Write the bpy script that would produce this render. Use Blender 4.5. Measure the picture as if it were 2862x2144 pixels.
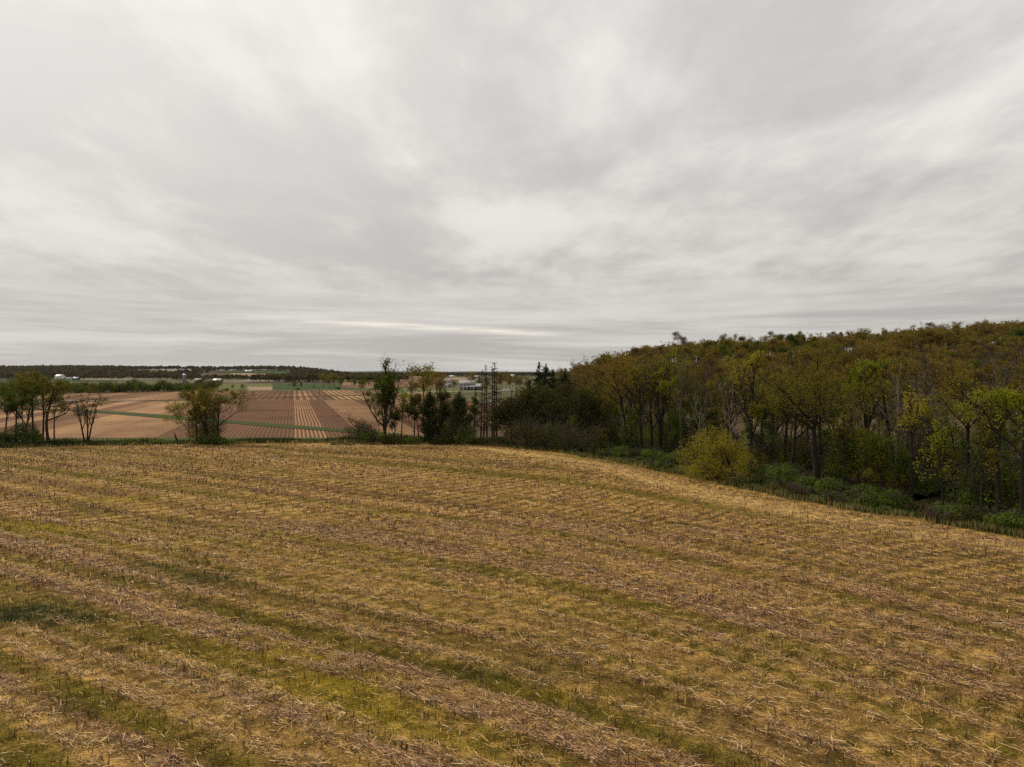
import bpy, math, random
import numpy as np
R = math.radians
sc = bpy.context.scene
for o in list(bpy.data.objects): bpy.data.objects.remove(o)
COL = sc.collection

# ------------------------------------------------------------------ camera
CAM_H, F, CX, CY, PITCH = 12.0, 1970.0, 1431.0, 1072.0, R(0.9)
cam = bpy.data.cameras.new('camera'); cam_o = bpy.data.objects.new('camera', cam); COL.objects.link(cam_o)
cam.sensor_width = 36; cam.lens = 36 * F / 2862; cam.clip_start = .1; cam.clip_end = 60000
cam_o.location = (0, 0, CAM_H); cam_o.rotation_euler = (R(90) - PITCH, 0, 0)
sc.camera = cam_o

# ------------------------------------------------------------------ sun, sky, exposure
SUN_EL, SUN_AZ = R(42), R(-46)          # ahead of the camera and to the left, behind the cloud
sd = (math.sin(SUN_AZ) * math.cos(SUN_EL), math.cos(SUN_AZ) * math.cos(SUN_EL), math.sin(SUN_EL))
sun = bpy.data.lights.new('sun', 'SUN'); sun.energy = 1.5; sun.angle = R(10); sun.color = (1, .93, .82)
sun_o = bpy.data.objects.new('sun', sun); COL.objects.link(sun_o)
sun_o.rotation_euler = (math.pi / 2 - SUN_EL, 0, math.pi - SUN_AZ)
sun_o.location = (0, 0, 60)
vs = sc.view_settings
vs.view_transform = 'Standard'; vs.look = 'None'; vs.gamma = 1; vs.exposure = 1.05; vs.use_curve_mapping = False
sc.cycles.use_denoising = False
sc.cycles.sample_clamp_direct = 2.; sc.cycles.sample_clamp_indirect = 1.; sc.cycles.max_bounces = 5; sc.cycles.diffuse_bounces = 2; sc.cycles.transmission_bounces = 3

class NT:
    """small node helper"""
    def __init__(s, tree): s.t = tree; tree.nodes.clear()
    def n(s, typ, **kw):
        nd = s.t.nodes.new(typ)
        for k, v in kw.items():
            if k.startswith('i_'):
                key = k[2:]; key = int(key) if key.isdigit() else key.replace('_', ' ')
                s.set(nd.inputs[key], v)
            else: setattr(nd, k, v)
        return nd
    def set(s, sock, v):
        if isinstance(v, bpy.types.NodeSocket): s.t.links.new(v, sock)
        elif isinstance(v, bpy.types.Node): s.t.links.new(v.outputs[0], sock)
        else: sock.default_value = v
    def math(s, op, a, b=0., c=0., clamp=False):
        nd = s.t.nodes.new('ShaderNodeMath'); nd.operation = op; nd.use_clamp = clamp
        for i, v in enumerate((a, b, c)): s.set(nd.inputs[i], v)
        return nd.outputs[0]
    def vmath(s, op, a, b=(0, 0, 0)):
        nd = s.t.nodes.new('ShaderNodeVectorMath'); nd.operation = op
        s.set(nd.inputs[0], a); s.set(nd.inputs[1], b)
        return nd.outputs['Value'] if op == 'DOT_PRODUCT' else nd.outputs[0]
    def noise(s, vec, scale, detail=4, rough=.55, dist=0.):
        nd = s.n('ShaderNodeTexNoise', i_Vector=vec, i_Scale=scale, i_Detail=detail, i_Roughness=rough, i_Distortion=dist)
        return nd.outputs['Fac']
    def ramp(s, fac, stops, interp='LINEAR'):
        nd = s.t.nodes.new('ShaderNodeValToRGB'); nd.color_ramp.interpolation = interp
        e = nd.color_ramp.elements
        while len(e) < len(stops): e.new(.5)
        for i, (p, c) in enumerate(stops):
            e[i].position = p
            e[i].color = (c, c, c, 1) if isinstance(c, (int, float)) else (*c, 1)
        s.set(nd.inputs[0], fac); return nd.outputs[0]
    def mix(s, fac, a, b, blend='MIX'):
        nd = s.t.nodes.new('ShaderNodeMix'); nd.data_type = 'RGBA'; nd.blend_type = blend
        s.set(nd.inputs[0], fac)
        for sock, v in ((nd.inputs[6], a), (nd.inputs[7], b)):
            s.set(sock, (*v, 1) if isinstance(v, tuple) and len(v) == 3 else v)
        return nd.outputs[2]
    def smooth(s, x, a, b):
        nd = s.n('ShaderNodeMapRange', interpolation_type='SMOOTHSTEP'); s.set(nd.inputs[0], x)
        nd.inputs[1].default_value = a; nd.inputs[2].default_value = b
        return nd.outputs[0]
    def mapping(s, vec, rot=(0, 0, 0), scale=(1, 1, 1), loc=(0, 0, 0)):
        return s.n('ShaderNodeMapping', i_Vector=vec, i_Rotation=rot, i_Scale=scale, i_Location=loc).outputs[0]

world = bpy.data.worlds.new('World'); sc.world = world; world.use_nodes = True
w = NT(world.node_tree)
d = w.n('ShaderNodeTexCoord').outputs['Generated']
sep = w.n('ShaderNodeSeparateXYZ', i_Vector=d)
z = w.math('MAXIMUM', sep.outputs[2], 0.0)
den = w.math('ADD', z, .10)
plane = w.n('ShaderNodeCombineXYZ', i_0=w.math('DIVIDE', sep.outputs[0], den), i_1=w.math('DIVIDE', sep.outputs[1], den), i_2=0.).outputs[0]
# streaky cloud deck: long bands running away from the camera, softly warped
pr = w.mapping(plane, rot=(0, 0, R(9)), scale=(1, .72, 1), loc=(11.3, 5.2, 0))
big = w.noise(pr, .55, 3, .5, .35)
mid = w.noise(w.mapping(plane, rot=(0, 0, R(16)), scale=(1, .85, 1), loc=(8.2, 1.4, 0)), 1.6, 7, .58, .35)
pr2 = w.mapping(plane, rot=(0, 0, R(-58)), scale=(1, .38, 1), loc=(3, 9, 0))
cross = w.noise(pr2, 1.3, 7, .55, .4)
fine = w.noise(w.mapping(plane, rot=(0, 0, R(14)), scale=(1, .42, 1)), 5., 7, .68, .3)
v = w.math('ADD', w.math('MULTIPLY', big, .36), w.math('MULTIPLY', mid, .27))
v = w.math('ADD', v, w.math('MULTIPLY', cross, .27))
v = w.math('ADD', v, w.math('MULTIPLY', fine, .13))
v = w.smooth(v, .40, .60)
# thin stratus lines low over the horizon
pl = w.mapping(d, rot=(0, R(2.2), 0), scale=(2.2, 2.2, 40), loc=(1.3, .4, 0))
lines = w.smooth(w.noise(pl, 1.0, 6, .62, .3), .36, .70)
low = w.math('SUBTRACT', 1., w.smooth(z, .05, .15))
v = w.mix(low, v, lines)
vr = w.n('ShaderNodeSeparateColor', i_0=v).outputs[0]
lo_c = w.mix(w.smooth(z, .0, .40), (.37, .358, .344), (.53, .517, .500))
hi_c = w.mix(w.smooth(z, .0, .40), (.61, .583, .548), (.81, .788, .757))
cloud = w.mix(vr, lo_c, hi_c)
# a thin bright slit between the low cloud sheets
sx = sep.outputs[0]; slit = w.math('DIVIDE', w.math('SUBTRACT', z, w.math('SUBTRACT', .0575, w.math('MULTIPLY', sx, .05))), .0042)
slit = w.math('POWER', 2.718, w.math('MULTIPLY', w.math('MULTIPLY', slit, slit), -1.))
slit = w.math('MULTIPLY', slit, w.math('MULTIPLY', w.smooth(sx, -.40, -.18), w.math('SUBTRACT', 1., w.smooth(sx, .0, .14))))
slit = w.math('MULTIPLY', slit, w.math('MULTIPLY', w.smooth(sep.outputs[1], .5, .8), w.smooth(w.noise(w.mapping(d, scale=(7, 7, 90)), 1., 4, .6), .30, .60)))
cloud = w.mix(w.math('MULTIPLY', slit, .9), cloud, (.86, .80, .70))
# the veil is brighter towards the hidden sun
glow = w.math('POWER', w.math('MAXIMUM', w.vmath('DOT_PRODUCT', d, sd), 0.), 5.)
cloud = w.mix(w.math('MULTIPLY', glow, .5, clamp=True), cloud, (1.02, .975, .92))
cloud10 = w.vmath('SCALE', cloud); w.t.nodes[-1].inputs['Scale'].default_value = 5.3
sky = w.n('ShaderNodeTexSky', sky_type='NISHITA', sun_disc=False, sun_elevation=SUN_EL, sun_rotation=SUN_AZ)
gap = w.math('SUBTRACT', 1., w.math('MULTIPLY', w.math('SUBTRACT', 1., w.smooth(vr, .0, .25)), .03))
skyc = w.mix(gap, sky.outputs[0], cloud10)
bg = w.n('ShaderNodeBackground', i_Color=skyc, i_Strength=.1)
w.n('ShaderNodeOutputWorld', i_Surface=bg)

# ------------------------------------------------------------------ layout helpers (photo pixel -> place on the ground)
def gp(px, py):
    u = (px - CX) / F; v_ = (CY - py) / F
    Z = v_ * math.cos(PITCH) - math.sin(PITCH); t = -CAM_H / Z
    return np.array([u * t, (math.cos(PITCH) + v_ * math.sin(PITCH)) * t])
def atx(px, Y): return (px - CX) / F * Y
def topz(py, Y): return CAM_H + (1041 - py) / F * Y

def vnoise(x, y, seed=0):
    x = np.asarray(x, float); y = np.asarray(y, float)
    xi = np.floor(x).astype(np.int64); yi = np.floor(y).astype(np.int64)
    fx = x - xi; fy = y - yi; fx = fx * fx * (3 - 2 * fx); fy = fy * fy * (3 - 2 * fy)
    def h(a, b):
        n = (a * 374761393 + b * 668265263 + seed * 974711) & 0x7fffffff
        n = ((n ^ (n >> 13)) * 1274126177) & 0x7fffffff
        return ((n ^ (n >> 16)) & 0xffff) / 65535.
    return (h(xi, yi) * (1 - fx) + h(xi + 1, yi) * fx) * (1 - fy) + (h(xi, yi + 1) * (1 - fx) + h(xi + 1, yi + 1) * fx) * fy
def fbm(x, y, seed=0, oct=3):
    r = 0; a = .5; s = 0
    for i in range(oct):
        r = r + a * vnoise(x * 2 ** i, y * 2 ** i, seed + i * 17); s += a; a *= .5
    return r / s
def sstep(x, a, b):
    t = np.clip((x - a) / (b - a), 0, 1); return t * t * (3 - 2 * t)

# ------------------------------------------------------------------ mesh helpers
class MB:
    def __init__(s): s.v = []; s.f = []; s.m = []; s.c = []; s.n = 0
    def add(s, verts, faces, mat=0, tint=None):
        """verts (N,3), faces (M,k) index arrays; tint per vertex (N,)"""
        verts = np.asarray(verts, float).reshape(-1, 3); faces = np.asarray(faces, np.int64)
        s.v.append(verts); s.f.append(faces + s.n); s.m.append(np.full(len(faces), mat)); s.n += len(verts)
        s.c.append(np.zeros(len(verts)) if tint is None else np.asarray(tint, float))
    def box(s, x0, x1, y0, y1, z0, z1, mat=0):
        v = [(x, y, z) for z in (z0, z1) for y in (y0, y1) for x in (x0, x1)]
        s.add(v, [(0, 2, 3, 1), (4, 5, 7, 6), (0, 1, 5, 4), (2, 6, 7, 3), (0, 4, 6, 2), (1, 3, 7, 5)], mat)
    def mesh(s, name, mats, smooth=False):
        me = bpy.data.meshes.new(name)
        V = np.concatenate(s.v); me.vertices.add(len(V)); me.vertices.foreach_set('co', V.astype(np.float32).ravel())
        tot = np.concatenate([np.full(len(f), f.shape[1]) for f in s.f]); idx = np.concatenate([f.ravel() for f in s.f])
        me.loops.add(len(idx)); me.loops.foreach_set('vertex_index', idx.astype(np.int32))
        me.polygons.add(len(tot)); st = np.concatenate([[0], np.cumsum(tot)[:-1]])
        me.polygons.foreach_set('loop_start', st.astype(np.int32)); me.polygons.foreach_set('loop_total', tot.astype(np.int32))
        for m in mats: me.materials.append(m)
        me.polygons.foreach_set('material_index', np.concatenate(s.m).astype(np.int32))
        if smooth: me.polygons.foreach_set('use_smooth', np.ones(len(tot), bool))
        a = me.attributes.new('tint', 'FLOAT', 'POINT'); a.data.foreach_set('value', np.concatenate(s.c).astype(np.float32))
        me.update(calc_edges=True); return me
def link(name, me, parent=None, loc=(0, 0, 0), rz=0., scale=None):
    o = bpy.data.objects.new(name, me); COL.objects.link(o); o.location = loc; o.rotation_euler = (0, 0, rz)
    if scale is not None: o.scale = scale
    if parent is not None: o.parent = parent
    return o
def tag(o, label=None, cat=None, group=None, kind=None):
    if label: o['label'] = label
    if cat: o['category'] = cat
    if group: o['group'] = group
    if kind: o['kind'] = kind
    return o

# ------------------------------------------------------------------ materials
def mat(name):
    m = bpy.data.materials.new(name); m.use_nodes = True; return m, NT(m.node_tree)
def out(t, shader, disp=None):
    t.n('ShaderNodeOutputMaterial', i_Surface=shader)
def simple(name, col, rough=.8, var=.25, scale=3., metallic=0.):
    m, t = mat(name)
    g = t.n('ShaderNodeNewGeometry').outputs['Position']
    n = t.noise(g, scale, 4)
    c = t.mix(n, tuple(x * (1 - var) for x in col), tuple(min(1, x * (1 + var)) for x in col))
    out(t, t.n('ShaderNodeBsdfPrincipled', i_Base_Color=c, i_Roughness=rough, i_Metallic=metallic)); return m
def leaf_mat(name, col, trans=.3, var=.35, hue=(1.12, 1.04, .8)):
    m, t = mat(name)
    tint = t.n('ShaderNodeAttribute', attribute_name='tint').outputs['Fac']
    rnd = t.n('ShaderNodeObjectInfo').outputs['Random']
    f = t.math('ADD', t.math('MULTIPLY', tint, .65), t.math('MULTIPLY', rnd, .35))
    c = t.mix(f, tuple(x * (1 - var) for x in col), tuple(x * (1 + var) * h for x, h in zip(col, hue)))
    a = t.n('ShaderNodeBsdfDiffuse', i_Color=c); b = t.n('ShaderNodeBsdfTranslucent', i_Color=c)
    mx = t.n('ShaderNodeMixShader', i_0=trans); t.set(mx.inputs[1], a); t.set(mx.inputs[2], b)
    out(t, mx); return m
def bark_mat(name, col, var=.4):
    m, t = mat(name)
    g = t.n('ShaderNodeTexCoord').outputs['Object']
    n = t.noise(t.mapping(g, scale=(5, 5, 1)), 1.2, 4, .6)
    c = t.mix(n, tuple(x * (1 - var) for x in col), tuple(x * (1 + var) for x in col))
    out(t, t.n('ShaderNodeBsdfPrincipled', i_Base_Color=c, i_Roughness=.95, i_Specular_IOR_Level=.1)); return m

BARK = bark_mat('bark_dark', (.030, .023, .017)); BARKG = bark_mat('bark_grey', (.085, .068, .052)); BARKP = bark_mat('bark_pale', (.20, .165, .130))
L_OLIVE = leaf_mat('leaf_olive', (0.1364, 0.1218, 0.021), .3); L_YELL = leaf_mat('leaf_yellow', (.255, .220, .030), .4)
L_GREEN = leaf_mat('leaf_green', (0.0761, 0.1053, 0.0167), .28); L_BRIGHT = leaf_mat('leaf_bright', (0.1651, 0.1858, 0.0206), .4)
L_RUST = leaf_mat('leaf_rust', (0.1639, 0.1137, 0.0231), .3); L_BROWN = leaf_mat('leaf_brown', (0.086, 0.0585, 0.0258), .25)
L_DARK = leaf_mat('needle_dark', (0.0206, 0.0267, 0.0112), .15); L_CEDAR = leaf_mat('needle_cedar', (0.0292, 0.0387, 0.0129), .15)
L_SHRUB = leaf_mat('leaf_shrub', (0.095, 0.137, 0.0269), .35); L_DUSK = leaf_mat('leaf_dusky', (0.0533, 0.055, 0.0189), .25)
L_FAR = leaf_mat('leaf_far', (0.0516, 0.0499, 0.0206), .2, .5, (1.3, 1.0, .8))

# ------------------------------------------------------------------ tree growing
def nrm(a): return a / (np.linalg.norm(a, axis=-1, keepdims=True) + 1e-9)
def tubes(mb, P, Rr, sides, mati):
    """P (M,n,3) polylines, Rr (M,n) radii"""
    M, n, _ = P.shape
    T = nrm(np.gradient(P, axis=1)); ref = np.where(np.abs(T[..., 2:3]) > .9, np.array([1., 0, 0]), np.array([0, 0, 1.]))
    A = nrm(np.cross(T, ref)); B = np.cross(T, A)
    th = np.arange(sides) / sides * 2 * math.pi
    V = P[:, :, None, :] + Rr[:, :, None, None] * (A[:, :, None, :] * np.cos(th)[:, None] + B[:, :, None, :] * np.sin(th)[:, None])
    idx = np.arange(M * n * sides).reshape(M, n, sides); nx = np.roll(idx, -1, axis=2)
    Fc = np.stack([idx[:, :-1], nx[:, :-1], nx[:, 1:], idx[:, 1:]], -1).reshape(-1, 4)
    mb.add(V.reshape(-1, 3), Fc, mati)
def leaves(mb, P, size, rng, mati, updir=None, aspect=.62, tint=None, bias=.0):
    N = len(P)
    if N == 0: return
    nrmv = nrm(rng.normal(size=(N, 3)) + (0 if updir is None else updir * bias))
    a = nrm(np.cross(nrmv, rng.normal(size=(N, 3)))); b = np.cross(nrmv, a)
    s = (size * rng.uniform(.55, 1.25, N))[:, None] if np.ndim(size) == 0 else size[:, None]
    V = np.stack([P - a * s * .5, P + b * s * .5 * aspect, P + a * s * .5, P - b * s * .5 * aspect], 1)
    t = rng.random(N) if tint is None else tint
    mb.add(V.reshape(-1, 3), np.arange(4 * N).reshape(N, 4), mati, np.repeat(t, 4))
def grow(P0, D, L, R0, n, wob, up, rng, taper=.35):
    M = len(P0); P = np.zeros((M, n, 3)); P[:, 0] = P0; d_ = D.copy()
    st = (L / (n - 1))[:, None]
    for i in range(1, n):
        d_ = nrm(d_ + rng.normal(size=(M, 3)) * wob + np.array([0, 0, up]))
        P[:, i] = P[:, i - 1] + d_ * st
    return P, R0[:, None] * np.linspace(1, taper, n)[None, :]
def spawn(P, Rr, L, k, t0, t1, ang, lr, rng, rr=.6, taperlen=.4):
    M, n, _ = P.shape
    t = (t0 + (t1 - t0) * (np.arange(k)[None, :] + rng.random((M, k))) / k)
    x = t * (n - 1); i = np.minimum(x.astype(int), n - 2); f = (x - i)[..., None]; m = np.arange(M)[:, None]
    p = P[m, i] * (1 - f) + P[m, i + 1] * f; tan = nrm(P[m, i + 1] - P[m, i])
    r = Rr[m, i] * (1 - f[..., 0]) + Rr[m, i + 1] * f[..., 0]
    az = (np.arange(k)[None, :] * 2.4 + rng.random((M, 1)) * 6.28 + rng.normal(size=(M, k)) * .5)
    ref = np.where(np.abs(tan[..., 2:3]) > .9, np.array([1., 0, 0]), np.array([0, 0, 1.]))
    A = nrm(np.cross(tan, ref)); B = np.cross(tan, A)
    a = R(ang) * rng.uniform(.7, 1.3, (M, k))[..., None]
    dd = tan * np.cos(a) + (A * np.cos(az)[..., None] + B * np.sin(az)[..., None]) * np.sin(a)
    ln = L[:, None] * lr * (1 - taperlen * t) * rng.uniform(.7, 1.25, (M, k))
    return p.reshape(-1, 3), dd.reshape(-1, 3), ln.ravel(), (r * rr).ravel()
def cat(*a): return tuple(np.concatenate(x) for x in zip(*a))

def deciduous(seed, H, W, fork=.35, leader=.7, nl=7, ang=42, nleaf=2400, ls=.17, leaflo=.25, bark=BARK, leaf=L_OLIVE, lean=(0, 0),
              k=(5, 4, 4), tr=None, minr=.012, up=.10, stems=1, droop=0., bare_top=0., skew=(0, 0), clump=.18, twigs=True):
    """leafing or bare broad-leaved tree: returns (trunk mesh, crown mesh)"""
    rng = np.random.default_rng(seed); tr = tr or H * .017
    P0 = np.zeros((stems, 3)); D0 = np.tile(np.array([lean[0], lean[1], 1.]), (stems, 1))
    if stems > 1:
        az = np.arange(stems) * 6.283 / stems + rng.random() * 6
        P0[:, 0] = np.cos(az) * .25; P0[:, 1] = np.sin(az) * .25
        D0 = D0 + np.stack([np.cos(az) * .32, np.sin(az) * .32, 0 * az], 1)
    L0 = np.full(stems, H * leader) * rng.uniform(.85, 1.1, stems)
    P, Rr = grow(P0, nrm(D0), L0, np.full(stems, tr), 9, .035, .05, rng, .45)
    Rr[:, 0] *= 1.45; P[:, 0, 2] -= .25
    ps, dd, ln, rr = spawn(P, Rr, np.full(stems, H), nl, fork / leader, 1., ang, 1., rng, .62, 0)
    ln = np.maximum(H * .16, (H * .98 - ps[:, 2]) * np.where(rng.random(len(ps)) < .5, rng.uniform(.30, .55, len(ps)), rng.uniform(.6, .95, len(ps))))
    dd[:, 0] += skew[0]; dd[:, 1] += skew[1]; dd = nrm(dd)
    P1, R1 = grow(ps, dd, ln, np.maximum(rr, minr * 2), 8, .16, up, rng, .3)
    c2 = spawn(P1, R1, ln, k[0], .22, 1., 42, .55, rng, .62)
    P2, R2 = grow(c2[0], c2[1], c2[2], np.maximum(c2[3], minr * 1.6), 6, .19, up * .8, rng, .35)
    c3 = spawn(P2, R2, c2[2], k[1], .2, 1., 42, .55, rng, .65)
    P3, R3 = grow(c3[0], c3[1], c3[2], np.maximum(c3[3], minr * 1.1), 3, .22, up * .5 - droop, rng, .5)
    c4 = spawn(P3, R3, c3[2], k[2], .25, 1., 40, .62, rng, .7)
    P4, R4 = grow(c4[0], c4[1], c4[2], np.maximum(c4[3] * .8, minr * .8), 2, .2, up * .3 - droop * 1.5, rng, .6)
    # proportions: crown to the asked height and width
    allz = np.concatenate([P4[:, -1], P3[:, -1]])
    sz = H / np.quantile(allz[:, 2], .995)
    ax = np.array([lean[0], lean[1], 0]) * H * .3
    hw = np.quantile(np.abs(allz[:, :2] - np.median(allz[:, :2], axis=0)), .97); sxy = (W / 2) / max(hw, .2)
    sv = np.array([sxy, sxy, sz])
    for A in (P, P1, P2, P3, P4): A *= sv
    tb = MB(); tubes(tb, P, Rr, 8, 0); tubes(tb, P1, R1, 6, 0); tubes(tb, P2, R2, 4, 0)
    cb = MB(); tubes(cb, P3, R3, 3, 0)
    if twigs: tubes(cb, P4, R4, 3, 0)
    # leaves sit in tufts along the outer twigs
    src = np.concatenate([P4[:, 0] * .45 + P4[:, 1] * .55, P4[:, 1], P3[:, -1]])
    hz = src[:, 2] / H
    wgt = np.where(hz > leaflo, 1., .04) * np.where(hz > 1 - bare_top, .08, 1.)
    wgt = wgt * (.15 + (vnoise(src[:, 0] / H * 6.5 + seed, (src[:, 2] + src[:, 1]) / H * 6.5, seed) > .47))
    if nleaf:
        pick = rng.choice(len(src), nleaf, p=wgt / wgt.sum())
        LP = src[pick] + rng.normal(size=(nleaf, 3)) * clump
        LP[:, 2] = np.maximum(LP[:, 2], .2)
        tint = np.clip(vnoise(LP[:, 0] * .9, LP[:, 2] * .9 + LP[:, 1], seed + 3) * .7 + rng.random(nleaf) * .4 - .05, 0, 1)
        leaves(cb, LP, ls, rng, 1, tint=tint, updir=np.array([-.2, 0, 1.]), bias=.5)
    return tb.mesh('trunk', [bark], True), cb.mesh('crown', [bark, leaf])

def conifer(seed, H, W, leaf=L_DARK, nleaf=5200, ls=.32, lo=.04, power=.85, rag=.3, kind='spruce'):
    rng = np.random.default_rng(seed)
    P, Rr = grow(np.zeros((1, 3)), np.array([[0, 0, 1.]]), np.array([H]), np.array([H * .013]), 10, .012, .05, rng, .12)
    P[0, 0, 2] -= .25; P[0, :, 2] *= H / P[0, -1, 2]
    nb = int(H * 11); hb = lo + (1 - lo) * np.sort(rng.random(nb)) ** .9
    prof = (1 - hb) ** power if kind == 'spruce' else np.minimum(1., ((1 - hb) * 1.9) ** .6) * (.72 + .28 * (1 - hb))
    ln = np.maximum(W / 2 * prof * rng.uniform(1 - rag, 1 + rag * .4, nb), .12)
    az = rng.random(nb) * 6.283; el = -.15 if kind == 'spruce' else .75
    D = nrm(np.stack([np.cos(az), np.sin(az), np.full(nb, el) + rng.normal(size=nb) * .12], 1))
    x = hb * 9; i = np.minimum(x.astype(int), 8); f = (x - i)[:, None]
    p0 = P[0, i] * (1 - f) + P[0, i + 1] * f
    PB, RB = grow(p0, D, ln, np.full(nb, .025), 5, .06, .03 if kind == 'spruce' else .12, rng, .3)
    tb = MB(); tubes(tb, P, Rr, 7, 0); tubes(tb, PB, RB, 4, 0)
    w_ = ln ** 1.3; pick = rng.choice(nb, nleaf, p=w_ / w_.sum()); t = rng.random(nleaf) ** .6 * 4
    j = np.minimum(t.astype(int), 3); fr = (t - j)[:, None]
    LP = PB[pick, j] * (1 - fr) + PB[pick, j + 1] * fr
    LP = LP + rng.normal(size=LP.shape) * np.array([.16, .16, .10]) * (1.5 if kind != 'spruce' else 1.)
    LP[:, 2] -= .12 * rng.random(nleaf) if kind == 'spruce' else 0
    top = P[0, -1] + np.stack([rng.normal(size=60) * .06, rng.normal(size=60) * .06, -rng.random(60) * H * .10], 1)
    LP = np.concatenate([LP, top])
    LP[:, 2] = np.maximum(LP[:, 2], .1)
    cb = MB(); leaves(cb, LP, ls, rng, 0, aspect=.4)
    return tb.mesh('trunk', [BARK], True), cb.mesh('crown', [leaf])

def snag(seed, H, twig=.8, topw=1.0, bark=BARK):
    """dead larch: straight bare pole with short level branches"""
    rng = np.random.default_rng(seed)
    P, Rr = grow(np.zeros((1, 3)), np.array([[0, 0, 1.]]), np.array([H]), np.array([.15]), 10, .012, .05, rng, .2)
    P[0, 0, 2] -= .25; P[0, :, 2] *= H / P[0, -1, 2]
    tb = MB(); tubes(tb, P, Rr, 7, 0)
    nb = int(H * 11); hb = .15 + .84 * rng.random(nb); az = rng.random(nb) * 6.283
    ln = twig * (1.35 - hb) * rng.uniform(.3, 1.3, nb) * topw
    D = nrm(np.stack([np.cos(az), np.sin(az), rng.normal(size=nb) * .15], 1))
    x = hb * 9; i = np.minimum(x.astype(int), 8); f = (x - i)[:, None]
    PB, RB = grow(P[0, i] * (1 - f) + P[0, i + 1] * f, D, ln, np.full(nb, .038), 4, .16, .05, rng, .5)
    cb = MB(); tubes(cb, PB, RB, 4, 0)
    c = spawn(PB, RB, ln, 2, .3, 1, 45, .5, rng); P2, R2 = grow(c[0], c[1], c[2], np.full(len(c[0]), .02), 3, .1, .05, rng)
    tubes(cb, P2, R2, 3, 0)
    return tb.mesh('trunk', [bark], True), cb.mesh('branches', [bark])

def shrub(seed, H, W, D=None, leaf=L_SHRUB, nleaf=2200, ls=.17, bark=BARKG, bare=.0, lobes=14, fill=.55):
    """many-stemmed bush: stems fan out of the base, leaf tufts fill uneven lobes"""
    rng = np.random.default_rng(seed); D = D or W
    ns = 16; az = rng.random(ns) * 6.283; sp = rng.uniform(.1, .9, ns)
    Dv = nrm(np.stack([np.cos(az) * sp * W / 2, np.sin(az) * sp * D / 2, np.full(ns, H * .8)], 1))
    base = np.stack([np.cos(az) * sp * W * .16, np.sin(az) * sp * D * .16, np.full(ns, -.1)], 1)
    L = np.full(ns, H * .95) * rng.uniform(.7, 1.05, ns)
    P, Rr = grow(base, Dv, L, np.full(ns, .035), 6, .12, .06, rng, .35)
    c = spawn(P, Rr, L, 6, .25, 1., 38, .45, rng); P1, R1 = grow(c[0], c[1], c[2], np.full(len(c[0]), .016), 4, .15, .06, rng, .5)
    c2 = spawn(P1, R1, c[2], 3, .2, 1., 38, .6, rng); P2, R2 = grow(c2[0], c2[1], c2[2], np.full(len(c2[0]), .010), 2, .15, .05, rng, .6)
    for A in (P, P1, P2): A[..., 2] = np.clip(A[..., 2], -.1, H * 1.08)
    tb = MB(); tubes(tb, P, Rr, 5, 0); tubes(tb, P1, R1, 3, 0); tubes(tb, P2, R2, 3, 0)
    la = rng.random(lobes) * 6.283; lr_ = np.sqrt(rng.random(lobes)) * .72
    lc = np.stack([np.cos(la) * lr_ * W / 2, np.sin(la) * lr_ * D / 2, H * (.18 + .52 * rng.random(lobes) * (1 - lr_ * .45))], 1)
    rad = np.stack([W * rng.uniform(.13, .26, lobes), D * rng.uniform(.13, .26, lobes), H * rng.uniform(.16, .30, lobes)], 1)
    pick = rng.integers(0, lobes, nleaf); u = nrm(rng.normal(size=(nleaf, 3)))
    rr = (fill + (1 - fill) * rng.random(nleaf) ** .5)[:, None] * (1 + .25 * rng.normal(size=(nleaf, 1)) * .5)
    LP = lc[pick] + u * rad[pick] * rr
    keep = LP[:, 2] > .05
    LP = LP[keep]; u = u[keep]
    tint = np.clip(.25 + .6 * rng.random(len(LP)) * (.5 + vnoise(LP[:, 0] * 1.3, LP[:, 2] * 1.3 + LP[:, 1], seed)), 0, 1)
    cb = MB(); leaves(cb, LP, ls, rng, 0, updir=u + np.array([0, 0, .6]), bias=.9, tint=tint, aspect=.7)
    return tb.mesh('stems', [bark], True), cb.mesh('foliage', [leaf])

def plant(name, meshes, label, loc, rz=0., group=None, cat_='tree', scale=1.):
    o = bpy.data.objects.new(name, None); COL.objects.link(o); o.empty_display_size = .3
    o.location = loc; o.rotation_euler = (0, 0, rz); o.scale = (scale,) * 3 if np.ndim(scale) == 0 else scale
    for me in meshes:
        link(me.name.split('.')[0], me, o)
    return tag(o, label, cat_, group)

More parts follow.
